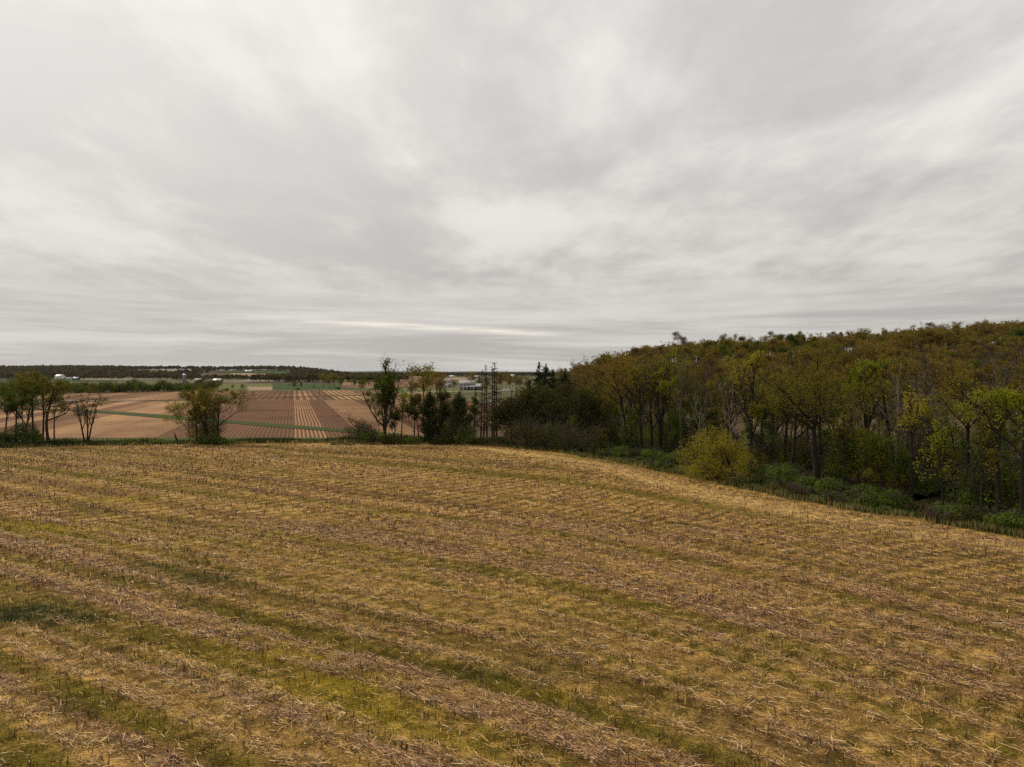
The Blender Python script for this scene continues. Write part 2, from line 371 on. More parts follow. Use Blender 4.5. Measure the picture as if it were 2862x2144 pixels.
# ------------------------------------------------------------------ ground of the valley
def earth_mat(name, stops, scale=.05, fine=3., bump=.0):
    m, t = mat(name); g = t.n('ShaderNodeNewGeometry').outputs['Position']
    a = t.noise(g, scale, 5, .6); b = t.noise(g, fine, 4, .65)
    f = t.math('ADD', t.math('MULTIPLY', a, .6), t.math('MULTIPLY', b, .4))
    c = t.ramp(f, stops)
    out(t, t.n('ShaderNodeBsdfPrincipled', i_Base_Color=c, i_Roughness=1., i_Specular_IOR_Level=.05)); return m
def row_mat(name, dark, light, az, period, band=6., contrast=.6, offset=0., lightness=.5):
    """ploughed or stubbled field: rows in passes of unequal residue"""
    m, t = mat(name); g = t.n('ShaderNodeNewGeometry').outputs['Position']
    p = t.mapping(g, rot=(0, 0, az)); s = t.n('ShaderNodeSeparateXYZ', i_Vector=p); u = s.outputs[0]
    wob = t.math('MULTIPLY', t.noise(t.mapping(p, scale=(.01, .012, 0)), 1., 3), 1.2)
    row = t.math('SINE', t.math('MULTIPLY', t.math('ADD', u, wob), 2 * math.pi / period))
    row = t.smooth(row, -.55, .5)
    bi = t.math('FLOOR', t.math('DIVIDE', t.math('ADD', u, offset), band))
    wn = t.n('ShaderNodeTexWhiteNoise', noise_dimensions='1D', i_W=bi).outputs['Value']
    patch = t.noise(t.mapping(p, scale=(.05, .02, 0)), 1., 4, .6)
    br = t.noise(t.mapping(p, scale=(1.3, .35, 0)), 1., 4, .7)
    amt = t.math('ADD', t.math('MULTIPLY', wn, .75), t.math('MULTIPLY', patch, .5))
    amt = t.math('ADD', t.math('MULTIPLY', t.smooth(amt, .40, .95), .88), .12)
    pale_row = t.math('MULTIPLY', row, t.math('ADD', t.math('MULTIPLY', amt, contrast), .12))  # pale crop residue lying along each row
    base = t.math('MULTIPLY', amt, .30 * lightness)
    f = t.math('MULTIPLY', t.math('ADD', pale_row, base), t.math('ADD', t.math('MULTIPLY', br, 1.3), .35), clamp=True)
    c = t.mix(f, dark, light)
    c = t.mix(1., c, t.ramp(t.noise(t.mapping(p, scale=(.03, .012, 0)), 1., 5, .65, .5), [(.3, .62), (.7, 1.25)]), 'MULTIPLY')
    out(t, t.n('ShaderNodeBsdfPrincipled', i_Base_Color=c, i_Roughness=1., i_Specular_IOR_Level=.05)); return m

M_GROUND = earth_mat('valley_grass', [(.3, (.050, .050, .018)), (.5, (.085, .075, .032)), (.7, (.135, .108, .056))], .006, .12)
ROWAZ = R(-17.2)          # the rows of the brown field run away to the left of the view
M_BROWN = row_mat('tilled_brown', (.078, .034, .018), (.33, .190, .092), ROWAZ, .76, 6.1, 1.0)
M_BROWN2 = row_mat('tilled_brown_far', (.090, .040, .021), (.33, .195, .092), ROWAZ, 3.0, 9., .8)
M_GREENF = earth_mat('winter_wheat', [(.3, (.026, .042, .010)), (.7, (.042, .064, .014))], .02, .3)
M_OLIVEF = earth_mat('olive_hay', [(.3, (.070, .075, .022)), (.7, (.12, .11, .035))], .02, .3)
M_TANF = earth_mat('tan_stubble', [(.3, (.19, .13, .075)), (.7, (.28, .20, .12))], .02, .2)
M_DARKF = earth_mat('dark_plough', [(.3, (.040, .026, .020)), (.7, (.085, .055, .042))], .02, .2)
M_PALEF = earth_mat('pale_field', [(.3, (.19, .155, .115)), (.7, (.28, .235, .185))], .02, .2)
M_WAY = earth_mat('grass_waterway', [(.3, (.026, .038, .010)), (.7, (.058, .068, .020))], .3, 2.)
M_VERGE = earth_mat('verge_grass', [(.28, (.020, .036, .008)), (.5, (.045, .065, .014)), (.72, (.13, .11, .035))], .25, 2.5)
M_FLOOR = earth_mat('wood_floor', [(.3, (.018, .016, .009)), (.55, (.045, .036, .018)), (.75, (.045, .058, .016))], .2, 1.5)
M_HILL = earth_mat('hill_floor', [(.3, (.05, .036, .018)), (.7, (.10, .07, .035))], .05, .8)
M_ROAD = earth_mat('pale_gravel', [(.3, (.36, .32, .27)), (.7, (.48, .44, .38))], .1, 2.)
M_TRACK = earth_mat('dark_lane', [(.3, (.040, .045, .014)), (.7, (.075, .070, .030))], .1, 1.)

def sheet(name, pts, m, z, kind='structure', label=None):
    mb = MB(); v = [(p[0], p[1], z) for p in pts]; mb.add(v, [tuple(range(len(v)))])
    o = link(name, mb.mesh(name, [m])); tag(o, label, None, None, kind)
    if o.data.polygons[0].normal.z < 0: o.data.flip_normals()
    return o
def strip(name, line, m, z, width=None):
    """ribbon along ground points [(x,y,halfwidth)]"""
    L = np.array(line, float); T = nrm(np.gradient(L[:, :2], axis=0)); Nn = np.stack([-T[:, 1], T[:, 0]], 1)
    a = L[:, :2] + Nn * L[:, 2:3]; b = L[:, :2] - Nn * L[:, 2:3]; n = len(L)
    v = np.concatenate([np.c_[a, np.full(n, z)], np.c_[b, np.full(n, z)]])
    f = [(i, i + n, i + n + 1, i + 1) for i in range(n - 1)]
    mb = MB(); mb.add(v, f); o = link(name, mb.mesh(name, [m])); return tag(o, kind='structure')

mb = MB(); xs = np.array([-14000, -6000, -1500, -400, 400, 1500, 6000, 14000.]); ys = np.array([-300, 0, 300, 1000, 3000, 9000, 15000.])
X, Y = np.meshgrid(xs, ys); idx = np.arange(X.size).reshape(X.shape)
mb.add(np.stack([X, Y, 0 * X], -1).reshape(-1, 3), np.stack([idx[:-1, :-1], idx[:-1, 1:], idx[1:, 1:], idx[1:, :-1]], -1).reshape(-1, 4))
tag(link('ground', mb.mesh('ground', [M_GROUND])), kind='structure')

# brown field beyond the hedgerow: furrows as real ridges near by
def furrow_field(name, x0, x1, y0, y1, m, du, amp, z):
    c, s = math.cos(ROWAZ), math.sin(ROWAZ)          # u across the rows, v along them
    y0f = (lambda x: y0 + 0 * x) if np.ndim(y0) == 0 else (lambda x: np.interp(x, *y0)); y1f = (lambda x: y1 + 0 * x) if np.ndim(y1) == 0 else (lambda x: np.interp(x, *y1))
    n = int((x1 - x0) / du); xb = x0 + np.arange(n + 1) * du     # start on the near edge, row leans to the left going away
    nv = 26; tv = np.linspace(0, 1, nv); k = math.tan(-ROWAZ)
    ynear = y0f(xb); yfar = y1f(xb)
    Yg = ynear[:, None] + (yfar - ynear)[:, None] * tv[None, :]
    Xg = xb[:, None] - (Yg - 128.) * k
    u = Xg * math.cos(ROWAZ) - Yg * math.sin(ROWAZ)
    zz = z + amp * (.5 + .5 * np.sin(u * 2 * math.pi / .76)) if amp else np.full(Xg.shape, z)
    idx = np.arange(Xg.size).reshape(Xg.shape)
    mb = MB(); mb.add(np.stack([Xg, Yg, zz], -1).reshape(-1, 3), np.stack([idx[:-1, :-1], idx[1:, :-1], idx[1:, 1:], idx[:-1, 1:]], -1).reshape(-1, 4))
    return tag(link(name, mb.mesh(name, [m])), kind='structure')
ylane = ([-260, -200, 0, 90], [279, 284, 306, 318])
furrow_field('brown_field', -135, 34, 128., ylane, M_BROWN, .19, .09, .01)
furrow_field('upper_brown_field', -170, 40, ([-260, -200, 0, 90], [285, 290, 312, 324]), ([-200, -110, 118], [372, 455, 470]), M_BROWN2, 4., 0., .02)
def pxline(pts, hw): return [(*gp(x, y), h) for (x, y), h in zip(pts, hw)]
strip('grass_waterway', pxline([(-60, 1141), (80, 1144), (167, 1147), (249, 1150), (339, 1156), (430, 1163), (530, 1172), (680, 1183), (800, 1193), (880, 1199), (960, 1205), (1040, 1211), (1120, 1216)],
      [2.2, 2.4, 2.6, 3.0, 3.6, 3.7, 3.2, 2.8, 2.9, 2.8, 2.4, 2.0, 1.5]), M_WAY, .14)
strip('grass_strip', pxline([(560, 1149.5), (685, 1148.5), (800, 1147.5), (900, 1146), (1000, 1144), (1148, 1139), (1300, 1136)], [.55] * 7), M_WAY, .13)
strip('field_lane', pxline([(-100, 1124), (100, 1122.5), (280, 1121.5), (400, 1120.5), (560, 1117.5), (670, 1115), (800, 1110.5), (900, 1107.5), (1000, 1105.5), (1200, 1103), (1420, 1101)], [2.6] * 11), M_TRACK, .15)
strip('lane_edge', pxline([(150, 1120.8), (280, 1120.2), (400, 1119.3)], [1.0] * 3), M_ROAD, .16)
sheet('wheat_field', [gp(*p) for p in ((762, 1090.5), (762, 1072.5), (1010, 1072.5), (1010, 1088))], M_GREENF, .03)
sheet('hay_field', [gp(*p) for p in ((300, 1090), (560, 1072), (761, 1072), (761, 1080.5), (690, 1080.5), (690, 1091))], M_OLIVEF, .03)
sheet('stubble_strip', [gp(*p) for p in ((691, 1091), (691, 1081), (761, 1081), (761, 1090.7))], M_TANF, .035)
sheet('dark_ploughland', [gp(*p) for p in ((524, 1071.6), (524, 1066.5), (1000, 1067.2), (1000, 1072))], M_DARKF, .04)
sheet('ploughed_strip', [gp(*p) for p in ((524, 1070.2), (530, 1068), (690, 1068.8), (690, 1070.4))], M_BROWN2, .06)
sheet('pale_strip', [gp(*p) for p in ((515, 1065.8), (540, 1064), (590, 1063.5), (800, 1060.5), (800, 1066.2))], M_PALEF, .04)
sheet('yellow_strip', [gp(*p) for p in ((605, 1064.5), (612, 1059.5), (672, 1058.5), (678, 1064.2))], M_OLIVEF, .08)
sheet('far_brown_field', [gp(*p) for p in ((955, 1085), (955, 1063.5), (1120, 1060), (1250, 1060), (1250, 1080))], M_BROWN2, .05)
sheet('distant_tan_field', [gp(*p) for p in ((1040, 1059), (1050, 1051), (1140, 1051), (1330, 1057), (1330, 1062))], M_TANF, .06)
sheet('left_pasture', [gp(*p) for p in ((-200, 1066), (-200, 1060), (120, 1059.5), (330, 1063), (330, 1068))], M_GREENF, .05)
sheet('left_pale_field', [gp(*p) for p in ((200, 1062), (240, 1056), (480, 1056.5), (480, 1060))], M_PALEF, .07)
strip('gravel_road', pxline([(1095, 1099), (1130, 1098), (1200, 1096.5), (1260, 1095.2), (1340, 1094.2), (1440, 1092.5), (1600, 1091)], [2.2] * 7), M_ROAD, .17)
sheet('farm_lawn', [gp(*p) for p in ((1110, 1097), (1130, 1086), (1500, 1082), (1560, 1092))], M_OLIVEF, .10)
sheet('back_field', [(-2, 131), (160, 131), (160, 232), (20, 232), (8, 190)], earth_mat('back_stubble', [(.3, (.065, .046, .024)), (.7, (.125, .080, .042))], .03, .3), .03)

# ------------------------------------------------------------------ near field
EDGE = np.array([gp(*p) for p in ((1300, 1241), (1450, 1256), (1600, 1277), (1750, 1303), (1900, 1336), (2050, 1368), (2200, 1400), (2350, 1428), (2500, 1452), (2680, 1482), (2862, 1512))] + [(42, 38), (48, 22), (53, 2)])
EDGE = np.concatenate([[(-30, 118.5), (-16, 118.2)], EDGE])
FAR = np.array([(-150, 107.), *[gp(*p) for p in ((0, 1256), (300, 1248), (600, 1244), (1000, 1240))]])
def edge_dist(x, y):
    """distance to the wood edge (positive inside the field)"""
    x = np.asarray(x, float); y = np.asarray(y, float); best = np.full(x.shape, 1e9); sign = np.ones(x.shape)
    for a, b in zip(EDGE[:-1], EDGE[1:]):
        ab = b - a; t = np.clip(((x - a[0]) * ab[0] + (y - a[1]) * ab[1]) / (ab @ ab), 0, 1)
        dx = x - a[0] - t * ab[0]; dy = y - a[1] - t * ab[1]; dd_ = np.hypot(dx, dy); cr = ab[0] * dy - ab[1] * dx
        upd = dd_ < best; best = np.where(upd, dd_, best); sign = np.where(upd, np.where(cr < 0, 1., -1.), sign)
    return best * sign
def far_y(x): return np.interp(x, np.r_[FAR[:, 0], -16], np.r_[FAR[:, 1], 118.2])
def field_in(x, y): return np.minimum(edge_dist(x, y), np.where(x < -8, far_y(x) - y, 1e3))
GX = np.arange(-170., 90., 1.); GI = np.cumsum(.60 + .55 * sstep(GX, -4, 16) + .5 * sstep(GX, 18, 30))
def phi(x, y):
    """row coordinate: constant along the contour rows"""
    g = np.interp(x, GX, GI)
    return y + g
def zf(x, y):
    e = np.clip(field_in(x, y) / 9, 0, 1)
    return .03 + e * (.24 * vnoise(x / 26, y / 22, 5) + .14 * vnoise(x / 7, y / 6, 8))
def spots(x, y, lst):
    r = 0 * x
    for (px, py, rx, ry, amp) in lst:
        c = gp(px, py); r = r + amp * np.exp(-((x - c[0]) / rx) ** 2 - ((y - c[1]) / ry) ** 2)
    return r
LIME = [(820, 1850, 2.6, 1.0, .9), (960, 1930, 2.3, 1.2, 1.), (1090, 2010, 2.0, 1.0, .8), (700, 1800, 2.2, .8, .6), (1230, 2090, 1.6, .9, .7), (320, 1402, 4.5, 1.8, .8), (60, 1480, 5, 1.6, .6), (240, 1490, 5, 1.5, .5), (480, 1530, 4, 1.2, .4), (1560, 1960, 3, .8, .35)]
DARKG = [(90, 1715, 2.0, 1.1, 1.), (210, 1745, 1.8, .8, 1.), (30, 1740, 1.6, .7, .8), (560, 1625, 3.2, 1.5, .7), (480, 1590, 2.6, 1.3, .5), (1960, 1480, 1.6, .8, .5), (2560, 1710, 1.2, .6, .7), (1900, 1470, 1.2, .6, .7), (2520, 1487, 1., .8, .8), (1430, 1900, 2.4, .9, .5), (1330, 1600, 5, 2, .25)]
def layers(x, y):
    p = phi(x, y) + (vnoise(x / 7, y / 7, 31) - .5) * .22
    line = .5 + .5 * np.cos(p * 2 * math.pi / 1.52 + 2.5 * vnoise(p / 4.1, x / 90, 6)); brk = .65 + .5 * vnoise(p / 1.5, x / 7, 44)
    straw = .28 * line * brk + .46 * vnoise(p / 1.15, x / 60, 2) + .10 * vnoise(p / .45, x / 14, 3) + .20 * fbm(x / 1.8, y / 1.5, 4)
    straw = sstep(straw, .45, .70)
    green = .64 * vnoise(p / 1.25 + 40, x / 60, 12) + .36 * fbm(x / 4, y / 3.4, 14) - .10 * line; green = sstep(green, .35, .54)
    brown = sstep(.24 * (1 - line) * brk + .48 * vnoise(p / 1.05 + 80, x / 50, 22) + .28 * fbm(x / 3, y / 2.6, 24), .44, .64)
    e = edge_dist(x, y)
    track = np.exp(-((e - 2.6 - 2.2 * vnoise(x / 9, y / 9, 41)) / 2.3) ** 2) * (.55 + .6 * fbm(x / 3, y / 3, 42))
    lime = np.clip(spots(x, y, LIME) * (.55 + .9 * fbm(x / .9, y / .8, 51)), 0, 1); dg = np.clip(spots(x, y, DARKG) * (.4 + 1.2 * fbm(x / .8, y / .7, 52)), 0, 1)
    return straw, green, brown, track, lime, dg
C_SOIL, C_STRAW, C_GREEN = np.array([.148, .088, .024]), np.array([.41, .240, .068]), np.array([.088, .068, .008])
C_BROWN, C_TRACK, C_LIME, C_DG = np.array([.100, .050, .024]), np.array([.46, .295, .105]), np.array([.190, .136, .012]), np.array([.022, .034, .012])
def mixc(a, b, f): return a * (1 - f[..., None]) + b * f[..., None]
def ground_col(x, y):
    s_, g_, b_, t_, l_, d_ = layers(x, y)
    c = np.broadcast_to(C_SOIL, (*x.shape, 3))
    c = mixc(c, C_GREEN, g_ * .85); c = mixc(c, C_BROWN, b_ * .8 * (1 - g_ * .5)); c = mixc(c, C_STRAW, s_ * .7)
    c = mixc(c, C_TRACK, np.clip(t_, 0, 1) * .75); c = mixc(c, C_LIME, l_ * .85); c = mixc(c, C_DG, d_ * .85)
    return c

def col_attr(me, name, C):
    a = me.color_attributes.new(name, 'FLOAT_COLOR', 'POINT')
    a.data.foreach_set('color', np.c_[C, np.ones(len(C))].astype(np.float32).ravel())
m_field, t = mat('stubble_ground')
g = t.n('ShaderNodeNewGeometry').outputs['Position']
cc = t.n('ShaderNodeAttribute', attribute_name='Col').outputs['Color']
n1 = t.noise(t.mapping(g, scale=(1, 1, .3)), 13., 5, .8); n2 = t.noise(t.mapping(g, rot=(0, 0, R(28)), scale=(2.2, 9, 1)), 2.4, 4, .7); n3 = t.noise(g, 1.6, 4, .6)
f = t.math('ADD', t.math('MULTIPLY', n1, .5), t.math('ADD', t.math('MULTIPLY', n2, .35), t.math('MULTIPLY', n3, .3)))
k = t.ramp(f, [(.44, .07), (.55, .78), (.68, 2.3)])  # dark end puts the shade of gaps between straws into the ground colour
c = t.mix(1., cc, k, 'MULTIPLY')
bmp = t.n('ShaderNodeBump', i_Strength=.9, i_Distance=.12, i_Height=f)
out(t, t.n('ShaderNodeBsdfPrincipled', i_Base_Color=c, i_Roughness=1., i_Specular_IOR_Level=.03, i_Normal=bmp))
xs = np.arange(-140, 66.1, .75); ys = np.concatenate([np.arange(8, 56, .5), np.arange(56, 125.1, .9)])
X, Y = np.meshgrid(xs, ys); idx = np.arange(X.size).reshape(X.shape)
mb = MB(); mb.add(np.stack([X, Y, zf(X, Y)], -1).reshape(-1, 3), np.stack([idx[:-1, :-1], idx[:-1, 1:], idx[1:, 1:], idx[1:, :-1]], -1).reshape(-1, 4))
me = mb.mesh('stubble_field', [m_field], True); col_attr(me, 'Col', ground_col(X, Y).reshape(-1, 3))
tag(link('stubble_field', me), kind='structure')

# verge of green grass along the wood and along the hedgerow, and the floor of the wood
def offset_edge(L, off):
    T = nrm(np.gradient(L, axis=0)); return L + np.stack([-T[:, 1], T[:, 0]], 1) * off
def dense(L, step=1.2):
    seg = np.r_[0, np.cumsum(np.hypot(*np.diff(L, axis=0).T))]; s = np.arange(0, seg[-1], step)
    return np.stack([np.interp(s, seg, L[:, 0]), np.interp(s, seg, L[:, 1])], 1)
def band(name, L, a, b, m, z, rag=.8, seed=0):
    D = dense(L); T = nrm(np.gradient(D, axis=0)); Nn = np.stack([-T[:, 1], T[:, 0]], 1); s = np.arange(len(D))
    pa = D + Nn * (a + rag * (vnoise(s / 2.2, s * 0 + seed, 3) - .5) * 2)[:, None]; pb = D + Nn * (b + 0 * s)[:, None]; n = len(D)
    mb = MB(); mb.add(np.concatenate([np.c_[pa, np.full(n, z)], np.c_[pb, np.full(n, z)]]), [(i, i + n, i + n + 1, i + 1) for i in range(n - 1)])
    o = link(name, mb.mesh(name, [m])); 
    if o.data.polygons[0].normal.z < 0: o.data.flip_normals()
    return tag(o, kind='structure')
FULL = np.concatenate([FAR, EDGE])
band('grass_verge', FULL, 1.8, 4.8, M_VERGE, .06, 1.0)
band('hedgerow_floor', FAR[[0, 1, 2, 3, 4]], 4.7, 14, M_VERGE, .045, 0)
band('woodland_floor', EDGE[1:], 4.7, 46, M_FLOOR, .05, 0)

# ------------------------------------------------------------------ loose straw, stubble and grass on the near field
rng = np.random.default_rng(77)
def sample(dmin, dmax, n):
    """points over the field seen between two distances"""
    yy = np.sqrt(rng.uniform(dmin ** 2, dmax ** 2, n)); xx = rng.uniform(-1, 1, n) * (yy * .7265 + 8)
    k_ = (field_in(xx, yy) > rng.random(n) * 1.2)
    return xx[k_], yy[k_]
m_straw, t = mat('straw'); cc = t.n('ShaderNodeAttribute', attribute_name='Col').outputs['Color']
out(t, t.n('ShaderNodeBsdfPrincipled', i_Base_Color=cc, i_Roughness=.7, i_Specular_IOR_Level=.12))
m_blade, t = mat('grass_blade'); cc = t.n('ShaderNodeAttribute', attribute_name='Col').outputs['Color']
a_ = t.n('ShaderNodeBsdfDiffuse', i_Color=cc); b_ = t.n('ShaderNodeBsdfTranslucent', i_Color=cc); mx = t.n('ShaderNodeMixShader', i_0=.35); t.set(mx.inputs[1], a_); t.set(mx.inputs[2], b_); out(t, mx)

SV, SC = [], []
def straws(dmin, dmax, n, wid, lmin, lmax):
    x, y = sample(dmin, dmax, n); s_, g_, b_, tr_, l_, d_ = layers(x, y)
    clumpy = fbm(x / .55, y / .5, 61)
    dens = np.clip(.07 + .80 * s_ + .34 * b_ + .25 * tr_ - .6 * l_ - .3 * d_ - .34 * g_, .03, 1.) * np.clip(3.6 * clumpy - 1.0, .06, 1.8)
    keep = rng.random(len(x)) < dens; x, y, s_, b_, tr_ = x[keep], y[keep], s_[keep], b_[keep], tr_[keep]; N = len(x)
    e = .15; ang = np.arctan2(-(phi(x + e, y) - phi(x, y)), phi(x, y + e) - phi(x, y))
    ang = ang + np.where(rng.random(N) < .55, rng.normal(size=N) * .35, rng.uniform(-1.6, 1.6, N))
    L = lmin + (lmax - lmin) * rng.random(N) ** 2.6; tilt = np.abs(rng.normal(size=N)) * .13; ang = ang + np.where(rng.random(N) < .5, math.pi, 0.)
    dx, dy, dz = np.cos(ang) * np.cos(tilt), np.sin(ang) * np.cos(tilt), np.sin(tilt)
    wv = wid * rng.uniform(.5, 1.4, N); z0 = zf(x, y) + rng.random(N) ** 2 * (.05 + .16 * clumpy[keep]) + .008
    A = np.stack([x, y, z0], 1); Dv = np.stack([dx, dy, dz], 1) * L[:, None]
    S = np.stack([-np.sin(ang), np.cos(ang), rng.normal(size=N) * .5], 1); S = nrm(S) * wv[:, None] * .5
    V = np.stack([A - S, A + S, A + Dv + S * .8, A + Dv - S * .8], 1)
    q = rng.random(N)[:, None]; pinkish = np.clip(b_ * .9 + rng.normal(size=N) * .3, 0, 1)[:, None]
    C = (np.array([.57, .340, .105]) * (1 - pinkish) + np.array([.49, .265, .140]) * pinkish) * (.25 + 1.05 * q ** 1.3)
    C = np.where(rng.random((N, 1)) < .08, np.array([.74, .55, .32]), C); C = np.where(rng.random((N, 1)) < .30, C * .22, C)
    SV.append(V.reshape(-1, 3)); SC.append(np.repeat(C, 4, axis=0))
straws(17, 34, 720000, .0155, .04, .52)
straws(34, 56, 540000, .021, .06, .58)
straws(56, 118, 330000, .034, .15, .9)
V = np.concatenate(SV); mb = MB(); mb.add(V, np.arange(len(V)).reshape(-1, 4)); me = mb.mesh('loose_straw', [m_straw]); col_attr(me, 'Col', np.concatenate(SC))
o = link('loose_straw', me); tag(o, 'cut straw and chaff strewn over the stubble field', 'straw', kind='stuff'); NSTRAW = len(V) // 4

SV, SC, SF = [], [], []; off = 0
def stubs(dmin, dmax, step, rad):
    """cut stalks standing in contour rows 0.76 m apart"""
    global off
    n = int((.727 * (dmax ** 2 - dmin ** 2) + 16 * (dmax - dmin)) * 9); x, y = sample(dmin, dmax, n)
    p = phi(x, y); near = np.round(p / .76) * .76; e = .15; gx = (phi(x + e, y) - p) / e; gy = (phi(x, y + e) - p) / e; gg = gx * gx + gy * gy
    x = x + gx * (near - p) / gg + rng.normal(size=len(x)) * .03; y = y + gy * (near - p) / gg + rng.normal(size=len(x)) * .03
    s_, g_, b_, tr_, l_, d_ = layers(x, y); rown = vnoise(near * 3.1, x / 5, 91)
    keep = (rng.random(len(x)) < np.clip(.25 + .55 * b_ + .5 * (rown - .4), .06, 1) * (1 - .6 * np.clip(tr_, 0, 1)) * step) & (field_in(x, y) > .6)
    x, y = x[keep], y[keep]; N = len(x); h = rng.uniform(.10, .34, N); z0 = zf(x, y) - .02
    ln = rng.normal(size=(N, 2)) * .13
    th = np.arange(3) * 2.0944; ring = np.stack([np.cos(th), np.sin(th)], 1); r = rad * rng.uniform(.7, 1.3, N)
    B = np.stack([x[:, None] + ring[:, 0] * r[:, None], y[:, None] + ring[:, 1] * r[:, None], np.repeat(z0[:, None], 3, 1)], -1)
    T = B + np.stack([ln[:, :1] * h[:, None] + 0 * ring[:, 0], ln[:, 1:] * h[:, None] + 0 * ring[:, 0], np.repeat(h[:, None], 3, 1)], -1)
    V = np.concatenate([B, T], 1); i = off + np.arange(N)[:, None] * 6
    F4 = np.concatenate([np.stack([i[:, 0] + a, i[:, 0] + b, i[:, 0] + b + 3, i[:, 0] + a + 3], 1) for a, b in ((0, 1), (1, 2), (2, 0))])
    C = np.array([.09, .050, .030]) * rng.uniform(.3, 1.5, (N, 1)); C = np.where(rng.random((N, 1)) < .2, np.array([.45, .30, .13]), C)
    SV.append(V.reshape(-1, 3)); SC.append(np.repeat(C, 6, axis=0)); SF.append(F4); off += N * 6
stubs(17, 45, 1.1, .013); stubs(45, 75, .9, .019); stubs(75, 117, .5, .03)
mb = MB(); mb.add(np.concatenate(SV), np.concatenate(SF)); me = mb.mesh('standing_stubble', [m_straw]); col_attr(me, 'Col', np.concatenate(SC))
tag(link('standing_stubble', me), 'short cut stalks standing in curved rows across the field', 'stubble', kind='stuff'); NSTUB = off // 6

def blades(name, label, x, y, z0, h, wid, C, cat_='grass', lean=.45):
    N = len(x); az = rng.random(N) * 6.283; ln = rng.random(N) * lean
    S = np.stack([-np.sin(az), np.cos(az), 0 * az], 1) * (wid * rng.uniform(.6, 1.3, N))[:, None] * .5
    A = np.stack([x, y, z0], 1); T = A + np.stack([np.cos(az) * ln * h, np.sin(az) * ln * h, h], 1)
    mb = MB(); mb.add(np.stack([A - S, A + S, T], 1).reshape(-1, 3), np.arange(3 * N).reshape(-1, 3)); me = mb.mesh(name, [m_blade]); col_attr(me, 'Col', np.repeat(C, 3, axis=0))
    return tag(link(name, me), label, cat_, kind='stuff')
xx, yy, hh, ww, CC = [], [], [], [], []
for (a, b, n, wd) in ((17, 34, 260000, .016), (34, 60, 220000, .026), (60, 117, 140000, .045)):
    x, y = sample(a, b, n); s_, g_, b_, tr_, l_, d_ = layers(x, y)
    keep = rng.random(len(x)) < np.clip(.08 + .6 * g_ + .9 * l_ + .9 * d_ - .35 * s_ - .3 * tr_, .03, 1) * (.3 + 1.3 * fbm(x / .5, y / .5, 71))
    x, y, l_, d_, g_ = x[keep], y[keep], l_[keep], d_[keep], g_[keep]; N = len(x)
    c = np.array([.112, .084, .013]) * rng.uniform(.25, 1.7, (N, 1)); c = np.where(rng.random((N, 1)) < .25, np.array([.07, .085, .016]), c)
    c = mixc(c, np.array([.215, .158, .014]) * rng.uniform(.7, 1.2, (N, 1)), np.clip(l_ * 1.1, 0, 1)); c = mixc(c, np.array([.022, .036, .012]), np.clip(d_ * 1.2, 0, 1))
    xx.append(x); yy.append(y); hh.append(rng.uniform(.05, .17, N) * (1 + .5 * d_) * (.5 + 1.5 * sstep(fbm(x / .35, y / .35, 73), .45, .75))); ww.append(np.full(N, wd)); CC.append(c)
x, y = np.concatenate(xx), np.concatenate(yy)
blades('field_grass', 'low weeds and moss-green grass growing between the stubble rows', x, y, zf(x, y), np.concatenate(hh), np.concatenate(ww), np.concatenate(CC)); NBL = len(x)
# verge grass
D = dense(FULL, .25); T = nrm(np.gradient(D, axis=0)); Nn = np.stack([-T[:, 1], T[:, 0]], 1)
near = (D[:, 1] > 30) | (D[:, 0] > 40); D, Nn = D[near], Nn[near]
pick = rng.integers(0, len(D), 72000); o_ = np.abs(rng.normal(size=72000)) * 1.5 + 1.3 + 1.8 * (vnoise(pick / 12., pick * 0., 6) - .5)
x = D[pick, 0] + Nn[pick, 0] * o_; y = D[pick, 1] + Nn[pick, 1] * o_
c = np.array([.045, .064, .013]) * rng.uniform(.35, 1.7, (72000, 1)); c = np.where((rng.random((72000, 1)) < .42 * vnoise(pick / 9., o_ * 2, 33)[:, None]) & (o_[:, None] < 3.0), np.array([.33, .24, .10]), c)
blades('verge_grass', 'strip of taller green grass along the edge of the wood', x, y, np.full(len(x), .05), rng.uniform(.12, .5, 72000) * (.5 + vnoise(pick / 6., o_, 34)), np.full(72000, .06), c)
# tufts of tall dry grass where the stubble thins out into the verge
n = 16000; pick = rng.integers(0, len(D), n); o_ = rng.normal(size=n) * .9 + .9; tuft = vnoise(pick / 5., o_ * 1.2, 61); k_ = tuft > .56; pick, o_ = pick[k_], o_[k_]; n = len(pick)
x = D[pick, 0] + Nn[pick, 0] * o_ + rng.normal(size=n) * .15; y = D[pick, 1] + Nn[pick, 1] * o_ + rng.normal(size=n) * .15
c = np.array([.42, .29, .115]) * rng.uniform(.45, 1.25, (n, 1)); c = np.where(rng.random((n, 1)) < .25, np.array([.075, .080, .020]), c)
blades('dry_grass', 'tufts of tall dry grass between the stubble and the green verge', x, y, np.full(n, .04), rng.uniform(.25, .85, n), np.full(n, .05), c)
# weedy tangle along the hedgerow on the left
n = 46000; x = rng.uniform(-105, -12, n); y = far_y(x) + 2.0 + np.abs(rng.normal(size=n)) * 2.4 + 2 * (vnoise(x / 4, x * 0, 9) - .5)
c = np.array([.030, .042, .012]) * rng.uniform(.4, 1.5, (n, 1)); c = np.where(rng.random((n, 1)) < .12, np.array([.11, .08, .04]), c)
hgt = rng.uniform(.3, 1.0, n) * (.35 + 1.2 * vnoise(x / 5, y / 4, 19)) * np.where((x > -62) & (x < -30), .55, 1.)
blades('hedgerow_weeds', 'dark weedy tangle along the foot of the hedgerow', x, y, np.full(n, .045), hgt, np.full(n, .11), c, 'weeds')

